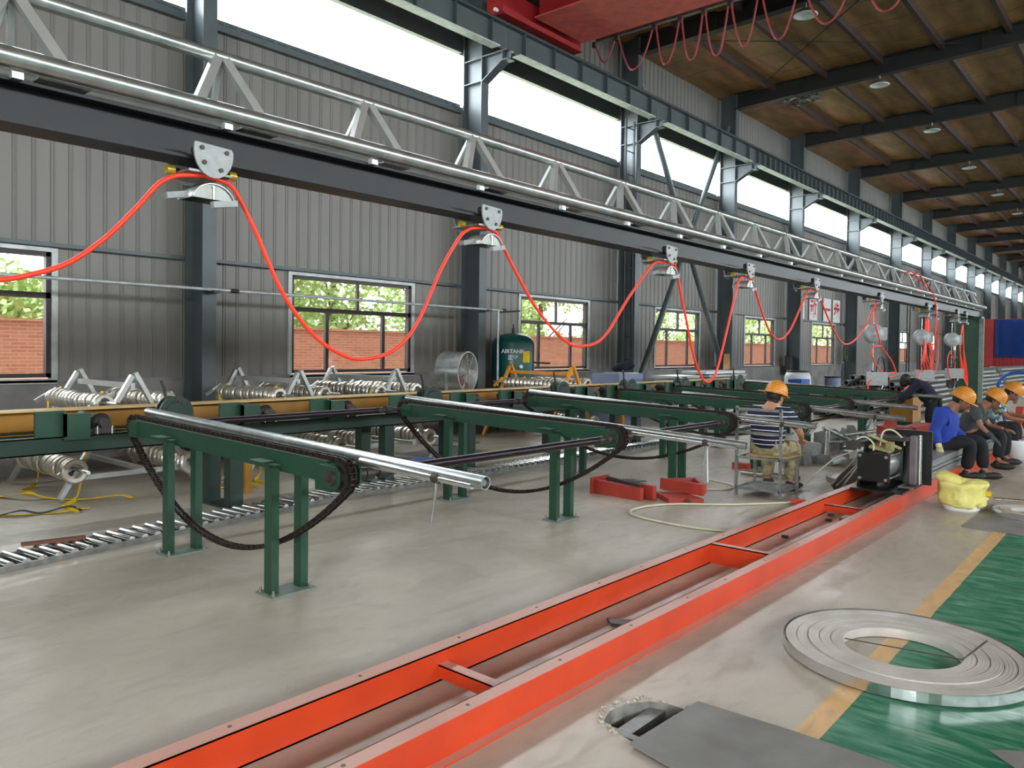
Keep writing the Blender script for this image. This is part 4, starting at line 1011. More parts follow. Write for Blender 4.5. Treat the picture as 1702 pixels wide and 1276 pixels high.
# round bar under the chair
tag(MB().hollow((-4.3, 9.6, .04), (-3.55, 9.62, .04), .035, .026, 14).build('short_tube', 'chrome'), 'short bright tube behind the chair legs', 'tube')
MB().box(-4.2, -4.1, 9.3, 9.5, 0, .2).bm.free()
b = MB(); b.box(-4.05, -3.95, 9.32, 9.5, 0, .19); b.box(-3.35, -3.25, 9.32, 9.5, 0, .19); b.bm.free()
tag(MB().box(-4.62, -4.4, 10.0, 10.12, 0, .09).build('red_support_block', 'red'), 'small red steel block on the floor behind the chair', 'block')
# hoses on the floor
tag(MB().tube(curve([(-2.72, 6.55, .012), (-3.3, 6.35, .012), (-3.95, 6.42, .012), (-4.12, 6.75, .012), (-3.95, 7.2, .012), (-3.5, 7.6, .012), (-3.0, 8.3, .012), (-2.85, 8.6, .012)]), .011, 7).build('floor_hose', 'hosew'), 'milky yellow plastic hose curling across the floor', 'hose')
tag(MB().tube(curve([(-3.3, 8.9, .01), (-3.3, 9.3, .1), (-3.2, 9.8, .3), (-2.9, 9.6, .45), (-2.75, 9.0, .6), (-2.62, 8.72, .62)]), .008, 6).build('air_hose', 'hosew'), 'thin white air hose rising to the black cylinder unit', 'hose')
tag(MB().tube(curve([(-4.4, 8.9, .012), (-4.0, 8.7, .012), (-3.95, 8.4, .012), (-4.2, 8.2, .012)]), .01, 6).build('floor_hose', 'hosew'), 'short curl of pale hose behind the red brackets', 'hose')
b = MB(); rr = random.Random(3)
for q in range(7): b.ell((-2.95+rr.uniform(-.12, .12), 8.15+rr.uniform(-.1, .1), .02), (.07, .05, .022), Matrix.Rotation(rr.random()*3, 4, 'Z'), 10)
tag(b.build('orange_rag', 'hose'), 'crumpled orange cloth on the floor by the orange frame', 'cloth')
# white cord hanging from tube two
# yellow bag on a white bucket
t = thing('yellow_bag', 'crumpled pale yellow woven bag draped over a white bucket', 'bag', (-1.68, 9.1, 0))
b = MB(); nseg = 80; prof = [(.16, .045), (.19, .055), (.205, .075), (.2, .1), (.215, .125), (.2, .15), (.205, .18), (.195, .21), (.2, .24), (.205, .265), (.2, .285), (.17, .298), (.1, .285), (.0, .26)]; rings = []
for r, z in prof:
    rings.append([])
    for i in range(nseg):
        a = 2*PI*i/nseg; n_ = noise.noise(V((math.cos(a)*2.2, math.sin(a)*2.2, z*9)))+.5*noise.noise(V((math.cos(a)*6, math.sin(a)*6, z*25)))+.25*abs(noise.noise(V((math.cos(a)*14, math.sin(a)*14, z*30))))
        rr_ = r*(1+.16*n_+(.28*max(0, math.cos(a-2.6))**6+.42*max(0, math.cos(a-.9))**10*(1.6 if z < .15 else .6))*(1 if z > .2 else (.5 if z > .1 else .25)))
        rings[-1].append(b.bm.verts.new((rr_*math.cos(a), rr_*math.sin(a), max(.02, z+.03*noise.noise(V((a*2, z*5, 1)))+(.09*max(0, math.cos(a-2.8))**6 if z > .2 else 0)))))
for A, B in zip(rings, rings[1:]):
    for i in range(nseg): f = b.bm.faces.new((A[i], A[(i+1) % nseg], B[(i+1) % nseg], B[i])); f.smooth = True
b.build('bag_cloth', 'bag', t)
tag(MB().lathe([(0, .0), (.16, 0), (.17, .02), (.175, .2), (.165, .2), (.16, .03), (0, .03)], (-1.68, 9.1, 0), 28).build('white_bucket', 'white'), 'low white bucket hidden under the yellow bag', 'bucket')
tag(MB().obox((-1.68, 10.15, .03), (.2, .1, .05), (0, 0, .2)).build('yellow_block', 'strap'), 'small yellow box behind the yellow bag', 'box')
# coil of strip in the foreground
def coil(c, ri, ro, h, lab, tilt=(0, 0), turns=14, nm='steel_strip_coil'):
    t = thing(nm, lab, 'coil', c)
    t.rotation_euler = (tilt[0], tilt[1], 0)
    def spir(r0, r1, n, ecc=0, z0=.0, hh=h, nseg=72):
        b = MB(); P = []
        for q in range(int(n*nseg)+1):
            a = 2*PI*q/nseg; r = r0+(r1-r0)*q/(n*nseg); r *= 1+ecc*math.cos(a-1); P.append((r*math.cos(a), r*math.sin(a)))
        for (x0, y0), (x1, y1) in zip(P, P[1:]):
            for ins in (1.,):
                b.quad((x0, y0, z0), (x1, y1, z0), (x1, y1, z0+hh), (x0, y0, z0+hh))
                k0 = .9985
                b.quad((x0*k0, y0*k0, z0), (x1*k0, y1*k0, z0), (x1*k0, y1*k0, z0+hh), (x0*k0, y0*k0, z0+hh))
                b.quad((x0, y0, z0+hh), (x1, y1, z0+hh), (x1*k0, y1*k0, z0+hh), (x0*k0, y0*k0, z0+hh))
        return b
    # tightly wound body: bands of windings with thin gaps
    n = 5; edges_ = [ri+(ro-ri)*q/n for q in range(n+1)]
    for q in range(n):
        a_, c_ = edges_[q]+(.0 if q == 0 else .0035), edges_[q+1]
        b = MB(); zo = .003*((q*7) % 3); prof = [(a_, zo*0), (a_, h-.004+zo)]
        m_ = 7
        for s in range(m_+1): prof.append((a_+(c_-a_)*s/m_, h+zo+(.0006 if s % 2 else -.0006)))
        prof += [(c_, h-.002+zo), (c_, 0), (a_, 0)]
        b.lathe(prof, seg=96)
        for f in b.bm.faces: f.smooth = False
        b.build('winding_band', 'strip' , t)
    spir(ro*1.005, ro*1.06, 1.1, .012, .008).build('loose_outer_turn', 'chrome', t)
    return t
K['strip'] = mat('strip_edge_steel', (212, 207, 199), .5, .3, .08, 5, rgb2=(184, 180, 172))
t = coil((-1.08, 4.43, .004), .285, .575, .05, 'large flat coil of bright steel strip lying on the painted floor edge')
MB().tube([(-.28, -.02, .03), (.28, .04, .046)], .003, 5).build('tie_wire', 'iron', t)
MB().bar((.28, .03, .05), (.36, .2, .12), .012, .002).build('loose_strap', 'galv', t)
MB().prism([(-.56, -.1), (-.555, -.02), (-.53, -.02), (-.535, -.1)], 'Z', .0, .052).build('red_mark', 'red', t)
tag(MB().prism([(-.55, 3.62), (-.35, 3.45), (-.28, 3.55), (-.42, 3.72)], 'Z', .002, .006).build('metal_scrap', 'plate'), 'triangular grey metal scrap beside the large coil', 'scrap')
t = coil((-1.08, 9.2, .012), .18, .33, .045, 'smaller steel strip coil on the grey plate at the right edge')
tag(MB().prism([(-1.50, 8.19), (-1.5, 9.6), (.3, 9.75), (.3, 8.05)], 'Z', .002, .01).build('cover_plate', 'plate'), 'large grey steel sheet on the floor under the smaller coil', 'plate')
tag(MB().cyl((-1.42, 9.3, .12), (-.6, 9.55, .12), .014, seg=10).build('bright_rod', 'chrome'), 'bright steel rod lying over the smaller coil', 'rod')
MB().box(-1.3, -1.2, 9.3, 9.38, .06, .11).bm.free()
# cover plate over the trench, lifted at the pit
t = thing('trench_cover_plate', 'large grey steel trench cover plate beside the open pit', 'plate', (0, 0, 0))
b = MB(); b.prism([(-1.645, 2.66), (-1.615, 3.19), (-1.2, 3.21), (1.2, 3.17), (1.2, 2.5), (-1.35, 2.60)], 'Z', .012, .02)
b.build('plate_sheet', 'plate', t)
# rails inside the pit
t = thing('pit_rail', 'two grey steel rails inside the broken floor pit', 'rail', (0, 0, 0))
MB().box(-1.80, -1.73, 2.74, 3.1, -.09, -.03).build('rail_bar', 'galvdull', t)
MB().box(-1.68, -1.64, 2.74, 3.1, -.08, -.03).build('rail_bar', 'galvdull', t)
MB().box(-1.84, -1.5, 2.745, 2.785, -.05, -.012).build('cross_angle', 'galvdull', t)

#@@WALLSIDE
# compressed air pipe on the wall
t = thing('air_pipe', 'pale compressed-air pipe running along the wall to the teal tank', 'pipe', (0, 0, 0))
MB().cyl((-9.85, -6, 2.372), (-9.85, 11.12, 2.345), .022, seg=12).build('pipe_run', 'pipewhite', t)
MB().cyl((-9.85, 11.0, 2.35), (-9.85, 11.0, .9), .022, seg=12).build('pipe_drop', 'pipewhite', t)
b = MB(); b.cyl((-9.85, 11.0, 2.3), (-9.6, 11.35, 2.34), .015, seg=8); b.cyl((-9.85, 11.12, 2.345), (-9.85, 11.2, 2.345), .035, seg=10); b.build('valve', 'iron', t)
b = MB()
for y in (5.28, 10.72): b.box(-10., -9.8, y-.05, y+.05, 2.31, 2.345)
b.cyl((-9.85, 5.5, 2.352), (-9.85, 5.62, 2.352), .03, seg=10); b.build('pipe_bracket', 'iron', t)
# air tank
t = thing('air_tank', 'teal vertical compressed-air tank with white lettering', 'tank', (-10.0, 11.62, 0))
MB().lathe([(.0, .2), (.2, .22), (.38, .32), (.42, .42), (.42, 1.72), (.40, 1.79), (.32, 1.86), (.18, 1.91), (0, 1.93)], seg=36).build('tank_shell', 'tank', t)
b = MB()
for a in (0, 2.1, 4.2): b.bar((.3*math.cos(a), .3*math.sin(a), 0), (.33*math.cos(a), .33*math.sin(a), .4), .08, .03)
b.build('tank_leg', 'tank', t)
b = MB(); b.cyl((0, 0, 1.92), (0, 0, 2.02), .03, seg=10); b.cyl((0, 0, 2.02), (0, 0, 2.1), .014, seg=8); b.build('relief_valve', 'iron', t)
MB().cyl((.36, -.2, 1.27), (.42, -.24, 1.27), .035, seg=16).build('pressure_gauge', 'white', t)
MB().cyl((.3, .3, 1.35), (.34, .75, 1.33), .02, seg=8).build('outlet_pipe', 'iron', t)
def text(s, loc, size, m, nrm_rot, parent, name='lettering', ext=.002):
    c = bpy.data.curves.new(name, 'FONT'); c.body = s; c.size = size; c.extrude = ext; c.align_x = 'CENTER'; c.offset = .004*size/.15
    o = bpy.data.objects.new(name, c); COL.objects.link(o); bpy.context.view_layer.update()
    dg = bpy.context.evaluated_depsgraph_get(); me = bpy.data.meshes.new_from_object(o.evaluated_get(dg)); bpy.data.objects.remove(o)
    me.materials.clear(); me.materials.append(K[m] if isinstance(m, str) else m)
    o = bpy.data.objects.new(name, me); COL.objects.link(o); o.parent = parent; o.location = loc; o.rotation_euler = nrm_rot; return o
def tri_sign():
    b = MB(); a = math.radians(-38)
    cx, cy = .43*math.cos(a), .43*math.sin(a)
    tx, ty = -math.sin(a), math.cos(a)
    P = [(-.12, 1.62), (.12, 1.62), (0, 1.36)]
    vs = [(cx+tx*u, cy+ty*u, z) for u, z in ((-.12, 1.64), (.12, 1.64), (.05, 1.40), (-.05, 1.40))]
    vs2 = [(x+.004*math.cos(a), y+.004*math.sin(a), z) for x, y, z in vs]
    b.quad(*vs); b.quad(*vs2)
    return b
a = math.radians(-50)
text('AIRTANK', (.425*math.cos(a), .425*math.sin(a), 1.53), .105, 'white', (PI/2, 0, a+PI/2), t)
text('正泰', (.425*math.cos(a), .425*math.sin(a), 1.41), .10, 'white', (PI/2, 0, a+PI/2), t)
a = math.radians(-12)
b = MB(); b.obox((.423*math.cos(a), .423*math.sin(a), 1.46), (.008, .16, .22), (0, 0, a)); b.build('warning_sign', 'strap', t)
# drum fan
t = thing('drum_fan', 'large silver drum fan with wire guard facing the hall', 'fan', (-9.1, 9.15, 1.22))
D = V((.80, -.60, 0)); 
def dp(p): return V(p)
ax = V((.966, .256, 0)).normalized(); sx = V((-ax.y, ax.x, 0))
MB().hollow(-ax*.24, ax*.2, .33, .322, 36).build('drum_shell', 'galv', t)
b = MB()
for q in range(1, 11):
    r = .32*q/10; P = [ax*.21+(sx*math.cos(2*PI*i/32)+V((0, 0, 1))*math.sin(2*PI*i/32))*r for i in range(32)]; b.tube(P, .0045, 4, closed=True)
for q in range(8):
    a = 2*PI*q/8+.2; b.tube([ax*.215, ax*.215+(sx*math.cos(a)+V((0, 0, 1))*math.sin(a))*.325], .006, 5)
b.cyl(ax*.2, ax*.24, .04, seg=14); b.build('wire_guard', 'alu', t)
MB().hollow(ax*.19, ax*.215, .34, .32, 36).build('front_rim', 'alu', t)
b = MB()
for q in range(4):
    a = PI/2*q+.5; d = (sx*math.cos(a)+V((0, 0, 1))*math.sin(a)); e = ax.cross(d)
    b.quad(d*.06+e*.05+ax*.03, d*.3+e*.12+ax*.05, d*.3-e*.06-ax*.05, d*.06-e*.03-ax*.03)
b.build('fan_blade', 'crane', t)
MB().cyl(-ax*.1, ax*.1, .1, seg=16).build('motor', 'iron', t)
b = MB()
for s in (-1, 1):
    b.bar(sx*.34*s+V((0, 0, 0)), sx*.34*s+V((0, 0, -1.2)), .04, .03); b.bar(sx*.34*s+V((0, 0, -1.2))-ax*.25, sx*.34*s+V((0, 0, -1.2))+ax*.25, .04, .03)
b.bar(sx*.34+V((0, 0, -.45)), sx*-.34+V((0, 0, -.45)), .03, .03); b.build('fan_stand', 'galvdull', t)
# objects behind cams: grey column stub / little red box
tag(MB().box(-8.75, -8.6, 8.55, 8.75, .7, 1.05).build('junction_box', 'galvdull'), 'small grey junction box left of the silver fan', 'box')
MB().box(-8.76, -8.59, 8.54, 8.76, 0, .7).bm.free()
bpy.data.objects.remove(bpy.data.objects['junction_box'])
# blue cabinet with cloth
t = thing('tool_cabinet', 'pale blue-grey steel cabinet beside the third wall column', 'cabinet', (-9.45, 14.75, 0))
MB().box(-.4, .3, -.62, .4, 0, 1.1, .015).build('cabinet_body', 'lblue', t)
MB().box(.301, .315, -.1, .36, .5, .98).build('door', mat('mid_blue_paint', (84, 104, 160), .5), t)
MB().prism([(-.25, .8), (-.2, .9), (-.22, .9), (-.17, 1.0), (-.24, .88), (-.21, .88), (-.28, .78)], 'X', .3, .306).build('logo_mark', 'white', t)
b = MB(); 
for q in range(9): b.box(-.3+q*.06, -.27+q*.06, -.3, .35, 1.1, 1.115)
b.build('vent_slats', 'alu', t)
b = MB(); rr = random.Random(9)
for q in range(8): b.ell((-9.55+rr.uniform(-.12, .12), 14.95+rr.uniform(-.25, .25), 1.2+rr.uniform(0, .1)), (.14, .16, .08), None, 10)
tag(b.build('dark_cloth', 'navy'), 'dark navy cloth heaped on top of the blue-grey cabinet', 'cloth')
# aluminium stacks
def alustack(y0, y1, n, lab, z0=.02):
    t = thing('aluminium_stack', lab, 'stack', (-9.35, 0, 0), 'stacked aluminium sections by the wall'); rr = random.Random(int(y0))
    for q in range(n):
        a = rr.uniform(-.12, .12); MB().box(-.35+rr.uniform(-.03, .03), .35, y0+a, y1+a+.1*rr.random(), z0+q*.085, z0+q*.085+.06).build('section_layer', 'alu' if q % 3 else 'white', t)
alustack(16.5, 17.6, 12, 'lower pile of aluminium sections behind the cams, left pile')
alustack(18.0, 20.2, 13, 'higher pile of aluminium sections below the wall braces, right pile')
tag(MB().prism([(-.0+20.9, 1.1), (21.3, 1.1), (21.25, 1.55), (20.95, 1.55)], 'X', -9.98, -9.94).build('board_piece', 'cardbox'), 'small tan board leaning at the wall column foot of the brace', 'board')
b = MB(); b.box(-9.7, -9.2, 20.6, 22.2, .0, .45); tag(b.build('scrap_box', 'galvdull'), 'grey low box behind the farthest cam', 'box')
# barrels
t = thing('white_barrel', 'big white plastic barrel near the wall behind the seated man', 'barrel', (-9.2, 24.6, 0))
MB().lathe([(0, 0), (.36, 0), (.4, .05), (.41, .5), (.4, .86), (.34, .98), (.3, 1.0), (0, 1.0)], seg=28).build('barrel_body', 'white', t)
MB().lathe([(.3, .99), (.34, .99), (.34, 1.04), (0, 1.05)], seg=24).build('barrel_lid', 'iron', t)
tag(MB().box(-9.0, -8.6, 23.3, 24.0, 0, .8).build('blue_crate', 'bluebox'), 'bright blue crate left of the white barrel', 'crate')
t = thing('small_drum', 'small pale drum by the wall right of the white barrel', 'drum', (-9.4, 28.5, 0))
MB().lathe([(0, 0), (.26, 0), (.27, .05), (.27, .72), (.24, .74), (0, .74)], seg=20).build('drum_body', 'lblue', t)
MB().lathe([(.24, .74), (.28, .74), (.28, .78), (0, .79)], seg=20).build('drum_lid', 'iron', t)
tag(MB().box(-10.4, -10.2, 26.55, 26.85, .9, 1.5).build('meter_box', 'darksteel'), 'dark meter box on the wall beside the fifth column', 'box')
b = MB()
for q in range(5): b.tube([V((-10.35+.02*q, 32.7+.14*math.cos(a_/10*PI), 1.6+.3*math.sin(a_/10*PI))) for a_ in range(20)], .02, 5, closed=True)
tag(b.build('hung_cable_coil', mat('olive_cable', (92, 92, 66), .7)), 'olive cable coil hanging on the wall beside a column', 'cable')
# wall banner characters
chars = ['多', '动', '一', '步']
for k, yc in enumerate((28.6, 29.95, 31.9, 33.0)):
    pass
SG = [(28.35, '多'), (29.7, '动'), (31.2, '一'), (32.3, '步')]
for k, (yc, ch) in enumerate(SG):
    t = thing('wall_sign', 'white wall sign with red character above the far windows, %s' % ORD[k], 'sign', (XW+.03, yc, 3.3), 'red character signs')
    MB().box(0, .012, -.42, .42, -.45, .45).build('sign_sheet', 'paper', t)
    text(ch, (.014, 0, -.26), .72, 'signred', (PI/2, 0, PI/2), t, 'sign_character')
# pile of galvanised pipes in the background
t = thing('pipe_pile', 'big pile of long galvanised pipes stretching into the background', 'pile', (0, 0, 0)); rr = random.Random(4)
n = 0
for layer in range(7):
    for q in range(13-layer):
        x = -7.0+layer*.08+q*.155+rr.uniform(-.01, .01); z = .16+layer*.135
        y0 = 19.5+rr.uniform(-.4, .4)+layer*.25+(.6 if q % 3 else 0)
        MB().hollow((x, y0, z), (x, 36.+rr.uniform(-.3, .3), z+.0), .072, .06, 10).build('pipe', 'galvdull', t); n += 1
MB().box(-7.2, -4.9, 20.4, 20.6, 0, .09).build('sleeper', 'darksteel', t)
MB().box(-7.2, -4.9, 30.4, 30.6, 0, .09).build('sleeper', 'darksteel', t)
t = thing('pipe_pile', 'far pile of long grey pipes in front of the blue tarpaulin', 'pile', (0, 0, 0))
for layer in range(6):
    for q in range(9-layer):
        MB().cyl((-6.8+layer*.09+q*.18, 37.6+.2*layer, .2+layer*.16), (-6.8+layer*.09+q*.18, 52, .2+layer*.16), .085, seg=8).build('pipe', 'galvdull', t)
MB().box(-7, -5, 40, 40.2, 0, .115).build('sleeper', 'darksteel', t)
# container truck with blue tarp
t = thing('container_truck', 'red open-top truck body with blue tarpaulin at the hall end', 'truck', (-6.2, 54.5, 0))
b = MB(); b.box(-2.83, 3.6, 0, .2, .95, 3.8); b.box(-2.83, -2.6, 0, 8, .95, 3.8); b.box(3.4, 3.6, 0, 8, .95, 3.8); b.box(-2.83, 3.6, 0, 8, .85, .95)
for q in range(26): b.box(-2.2+q*.21, -2.12+q*.21, -.05, 0, .95, 1.55)
b.build('truck_body', 'container', t)
MB().box(-2.83, -2.35, -.08, 0, .95, 3.8).build('corner_panel', 'container', t)
b = MB(); vs = []
for i in range(25):
    vs.append([]);
    for j in range(13): vs[-1].append(b.bm.verts.new((-2.27+i*.24, -.12-.03*math.sin(i*1.3)-.03*noise.noise(V((i*.5, j*.5, 0))), 1.5+j*.188)))
for i in range(24):
    for j in range(12): f = b.bm.faces.new((vs[i][j], vs[i+1][j], vs[i+1][j+1], vs[i][j+1])); f.smooth = True
bmesh.ops.solidify(b.bm, geom=b.bm.faces[:], thickness=.02)
b.build('tarpaulin', 'tarp', t)
b = MB()
for q in range(7): b.box(-2.5+q*.75, -2.2+q*.75, -.1, -.06, .88, .93)
b.build('marker_strip', 'white', t)
for x in (-1.6, .2, 2.2): MB().cyl((x-.15, .6, .5), (x+.15, .6, .5), .5, seg=20).build('wheel', 'black', t)
MB().box(-2.6, 3.4, .2, 7.8, .5, .85).build('chassis', 'darksteel', t)
# blue sling hanging behind the men
tag(MB().tube(curve([(-2.6, 18, .3), (-2.7, 17.8, 1.0), (-2.5, 17.8, 1.25), (-2.2, 17.8, 1.25), (-2.0, 17.8, 1.05), (-1.9, 17.8, .3)]), .03, 6).build('blue_sling', 'bluebox'), 'blue lifting sling arched behind the seated men', 'sling')
# red machine pieces behind the cylinder
b = MB(); b.box(-3.1, -2.75, 11.2, 11.6, .0, .62); b.box(-2.9, -2.7, 11.6, 12.6, .48, .6); b.cyl((-2.95, 11.1, .6), (-2.85, 11.1, .6), .14, seg=18)
tag(b.build('red_machine_guard', 'red'), 'red machine guard behind the black cylinder unit', 'machine part')
b = MB(); b.bar((-2.0, 14.9, .15), (-2.0, 15.3, .72), .1, .1); b.bar((-2.0, 15.3, .72), (-1.85, 15.8, .15), .1, .1); b.bar((-2.0, 15.0, .2), (-1.9, 15.75, .2), .08, .08)
tag(b.build('red_trestle', 'red'), 'orange-red A-shaped trestle beyond the seated men', 'trestle')
tag(MB().lathe([(0, 0), (.12, 0), (.14, .28), (.145, .3), (.13, .3), (.12, .02), (0, .02)], (-1.86, 14.1, 0), 22).build('white_pail', 'white'), 'white paint pail on the floor by the red trestle', 'pail')
b = MB(); rr = random.Random(8)
for q in range(18):
    y = rr.uniform(10.9, 13.6); x = rr.uniform(-4.2, -3.3); b.obox((x, y, rr.uniform(.05, .3)), (rr.uniform(.1, .4), rr.uniform(.1, .4), rr.uniform(.05, .25)), (rr.uniform(-.3, .3), rr.uniform(-.3, .3), rr.random()*3))
for q in range(10):
    y = rr.uniform(10.5, 13.6); x = rr.uniform(-4.4, -3.3); b.cyl((x, y, rr.uniform(.1, .5)), (x+rr.uniform(-.5, .5), y+rr.uniform(.2, .8), rr.uniform(.1, .6)), .03, seg=8)
tag(b.build('machine_clutter', 'galvdull'), 'jumble of grey metal parts on the floor behind the cylinder unit', 'scrap', kind='stuff')
tag(MB().box(-4.1, -3.7, 15.6, 16.2, .35, .8).build('yellow_machine_box', 'yellow'), 'yellow machine box behind the far arms', 'box')
b = MB(); b.box(-4.1, -3.7, 15.6, 16.2, 0, .35); tag(b.build('machine_stand', 'green2'), 'dark green stand under the yellow machine box', 'stand')

#@@PEOPLE
def skin_bm(nodes, edges, root, sub=2):
    """nodes: name -> (pos, radius or (rx, ry)); returns a bmesh grown by a Skin modifier"""
    names = list(nodes); me = bpy.data.meshes.new('tmp'); me.from_pydata([nodes[n][0] for n in names], [(names.index(a), names.index(c)) for a, c in edges], [])
    o = bpy.data.objects.new('tmp', me); COL.objects.link(o); o.modifiers.new('s', 'SKIN'); sv = me.skin_vertices[0].data
    for i, n in enumerate(names):
        r = nodes[n][1]; sv[i].radius = r if isinstance(r, tuple) else (r, r); sv[i].use_root = n == root
    md = o.modifiers.new('u', 'SUBSURF'); md.levels = sub; md.render_levels = sub
    bpy.context.view_layer.update(); dg = bpy.context.evaluated_depsgraph_get(); m2 = bpy.data.meshes.new_from_object(o.evaluated_get(dg))
    b = MB(); b.bm.from_mesh(m2); bpy.data.objects.remove(o); bpy.data.meshes.remove(m2); bpy.data.meshes.remove(me)
    for f in b.bm.faces: f.smooth = True
    return b
def hand(b, wr, d, n, s=1., curl=.5):
    """palm + four fingers + side thumb; d pointing along the hand, n out of the palm"""
    d = V(d).normalized(); n = V(n); n = (n-d*n.dot(d)).normalized(); sd = d.cross(n); wr = V(wr)
    rm = Matrix((sd, d, n)).transposed().to_4x4()
    b.ell(wr+d*.05*s, (.042*s, .055*s, .017*s), rm, 10)
    for k, (o, l) in enumerate(((-.03, .075), (-.01, .085), (.01, .08), (.029, .06))):
        p = wr+d*.085*s+sd*o*s; q = p+d*l*.5*s+n*curl*.012; e = q+(d*(1-curl*.6)+n*curl)*l*.5*s
        b.tube([p, q, e], [.0095*s, .009*s, .007*s], 7)
    p = wr+d*.03*s+sd*-.035*s; b.tube([p, p+d*.025*s-sd*.02*s+n*.01, p+d*.055*s-sd*.024*s+n*.02], [.011*s, .01*s, .008*s], 7)
def person(name_lab, J, face, skin, shirt, sleeve, pants, shoe='shoe', helmet=True, glove=None, bulk=1.):
    """J: joints in world coordinates (pelvis chest neck head shL elL wrL shR elR wrR hipL knL anL toL ...)"""
    t = thing('person', name_lab, 'person', J['pelvis'].to_tuple() if False else (J['pelvis'][0], J['pelvis'][1], 0), 'seated workers')
    base = V((J['pelvis'][0], J['pelvis'][1], 0)); P = {k: V(v)-base for k, v in J.items()}; P['chest'].z += .025; P['head'] += (P['neck']-P['head'])*.22
    mid = (P['pelvis']+P['chest'])/2
    nd = {'pelvis': (P['pelvis'], (.14, .115)), 'mid': (mid, (.135, .105)), 'chest': (P['chest'], (.15, .105)), 'neck': (P['neck'], .066), 'head': (P['head'], (.075, .085)), 'crown': (P['head']+(P['head']-P['neck']).normalized()*.07, (.07, .08))}
    ed = [('pelvis', 'mid'), ('mid', 'chest'), ('chest', 'neck'), ('neck', 'head'), ('head', 'crown')]
    for s in 'LR':
        nd['sh'+s] = (P['sh'+s], .055); nd['el'+s] = (P['el'+s], .04); nd['wr'+s] = (P['wr'+s], .027)
        nd['hip'+s] = (P['hip'+s], .085); nd['kn'+s] = (P['kn'+s], .058); nd['an'+s] = (P['an'+s], .036); nd['to'+s] = (P['to'+s], .028)
        ed += [('chest', 'sh'+s), ('sh'+s, 'el'+s), ('el'+s, 'wr'+s), ('pelvis', 'hip'+s), ('hip'+s, 'kn'+s), ('kn'+s, 'an'+s), ('an'+s, 'to'+s)]
    b = skin_bm(nd, ed, 'pelvis')
    f = V(face).normalized(); hd = P['head']; upv = (P['head']-P['neck']).normalized(); f = (f-upv*f.dot(upv)*.6).normalized(); side = f.cross(V((0, 0, 1))).normalized()
    b.ell(hd+f*.02+V((0, 0, .01)), (.078, .078, .105), None, 16)                               # skull and face volume
    b.ell(hd+f*.1+V((0, 0, -.005)), (.014, .014, .022), None, 8)                               # nose
    b.ell(hd+f*.085+V((0, 0, -.05)), (.03, .03, .012), None, 8)                                # mouth and chin
    b.ell(hd+f*.07+V((0, 0, -.085)), (.035, .035, .022), None, 8)
    for s in (-1, 1): b.ell(hd+side*s*.08-f*.005, (.014, .014, .028), None, 8)                 # ears
    for s in 'LR':
        d = P['wr'+s]-P['el'+s]; n = V((0, 0, -1)) if abs(d.normalized().z) < .8 else -f
        if not (glove and s in glove): hand(b, P['wr'+s]+d.normalized()*.005, d, n+f*.2)
    b.build('body', skin, t)
    b = MB()
    for s in (-1, 1): b.ell(hd+f*.088+side*s*.032+V((0, 0, .018)), (.011, .011, .007), None, 8)
    b.build('eye', 'hair', t)
    b = MB(); b.ell(hd-f*.016+V((0, 0, .03)), (.089, .089, .09), None, 16); b.ell(hd-f*.04-V((0, 0, .035)), (.068, .055, .05), None, 14); b.build('hair', 'hair', t)
    # shirt
    k = {'hem': (P['pelvis']-V((0, 0, .085)), (.2*bulk, .17*bulk)), 'mid': (mid, (.18*bulk, .15*bulk)), 'chest': (P['chest'], (.185*bulk, .14*bulk)), 'collar': (P['chest']*.3+P['neck']*.7, .075)}
    e = [('hem', 'mid'), ('mid', 'chest'), ('chest', 'collar')]
    for s in 'LR':
        k['sh'+s] = (P['sh'+s], .082); e += [('chest', 'sh'+s)]
        if sleeve == 'long': k['el'+s] = (P['el'+s], .07); k['wr'+s] = (P['wr'+s]-(P['wr'+s]-P['el'+s])*.06, .048); e += [('sh'+s, 'el'+s), ('el'+s, 'wr'+s)]
        else: k['el'+s] = (P['sh'+s]+(P['el'+s]-P['sh'+s])*.75, .066); e += [('sh'+s, 'el'+s)]
    b = skin_bm(k, e, 'hem')
    for v in b.bm.verts: v.co += v.normal*.008*noise.noise(v.co*9)
    b.build('shirt', shirt, t)
    k = {'pelvis': (P['pelvis']-V((0, 0, .05)), (.13, .11))}; e = []
    for s in 'LR':
        k['hip'+s] = (P['hip'+s]-V((0, 0, .02)), .095); k['kn'+s] = (P['kn'+s], .092); k['an'+s] = (P['an'+s]+V((0, 0, .02)), .076); e += [('pelvis', 'hip'+s), ('hip'+s, 'kn'+s), ('kn'+s, 'an'+s)]
    b = skin_bm(k, e, 'pelvis')
    for v in b.bm.verts: v.co += v.normal*.007*noise.noise(v.co*11)
    b.build('trousers', pants, t)
    for s in 'LR':
        a, c = P['an'+s], P['to'+s]; dd = (c-a); dd.z = 0; dd.normalize(); b = MB(); cc = V((a.x, a.y, 0))+dd*.07; rm = Matrix((V((-dd.y, dd.x, 0)), dd, V((0, 0, 1)))).transposed().to_4x4()
        b.ell(cc+V((0, 0, .045)), (.054, .155, .052), rm, 14); b.ell(V((a.x, a.y, .07)), (.048, .055, .05), rm, 10)
        for v in b.bm.verts: v.co.z = max(v.co.z, .004)
        b.build('shoe', shoe, t)
    if glove:
        for s in glove:
            b = MB(); d = P['wr'+s]-P['el'+s]; hand(b, P['wr'+s]-d.normalized()*.01, d, V((0, 0, -1))+f*.8, 1.2, .35); b.cyl(P['wr'+s]-d.normalized()*.06, P['wr'+s]+d.normalized()*.02, .036, seg=12); b.build('glove', glove[s], t)
    if helmet:
        hz = upv; lean = (hz*.55+V((0, 0, .45))).normalized(); c = hd+lean*.052-f*.005
        h = thing_child('hard_hat', c, lean, f, t)
    return t
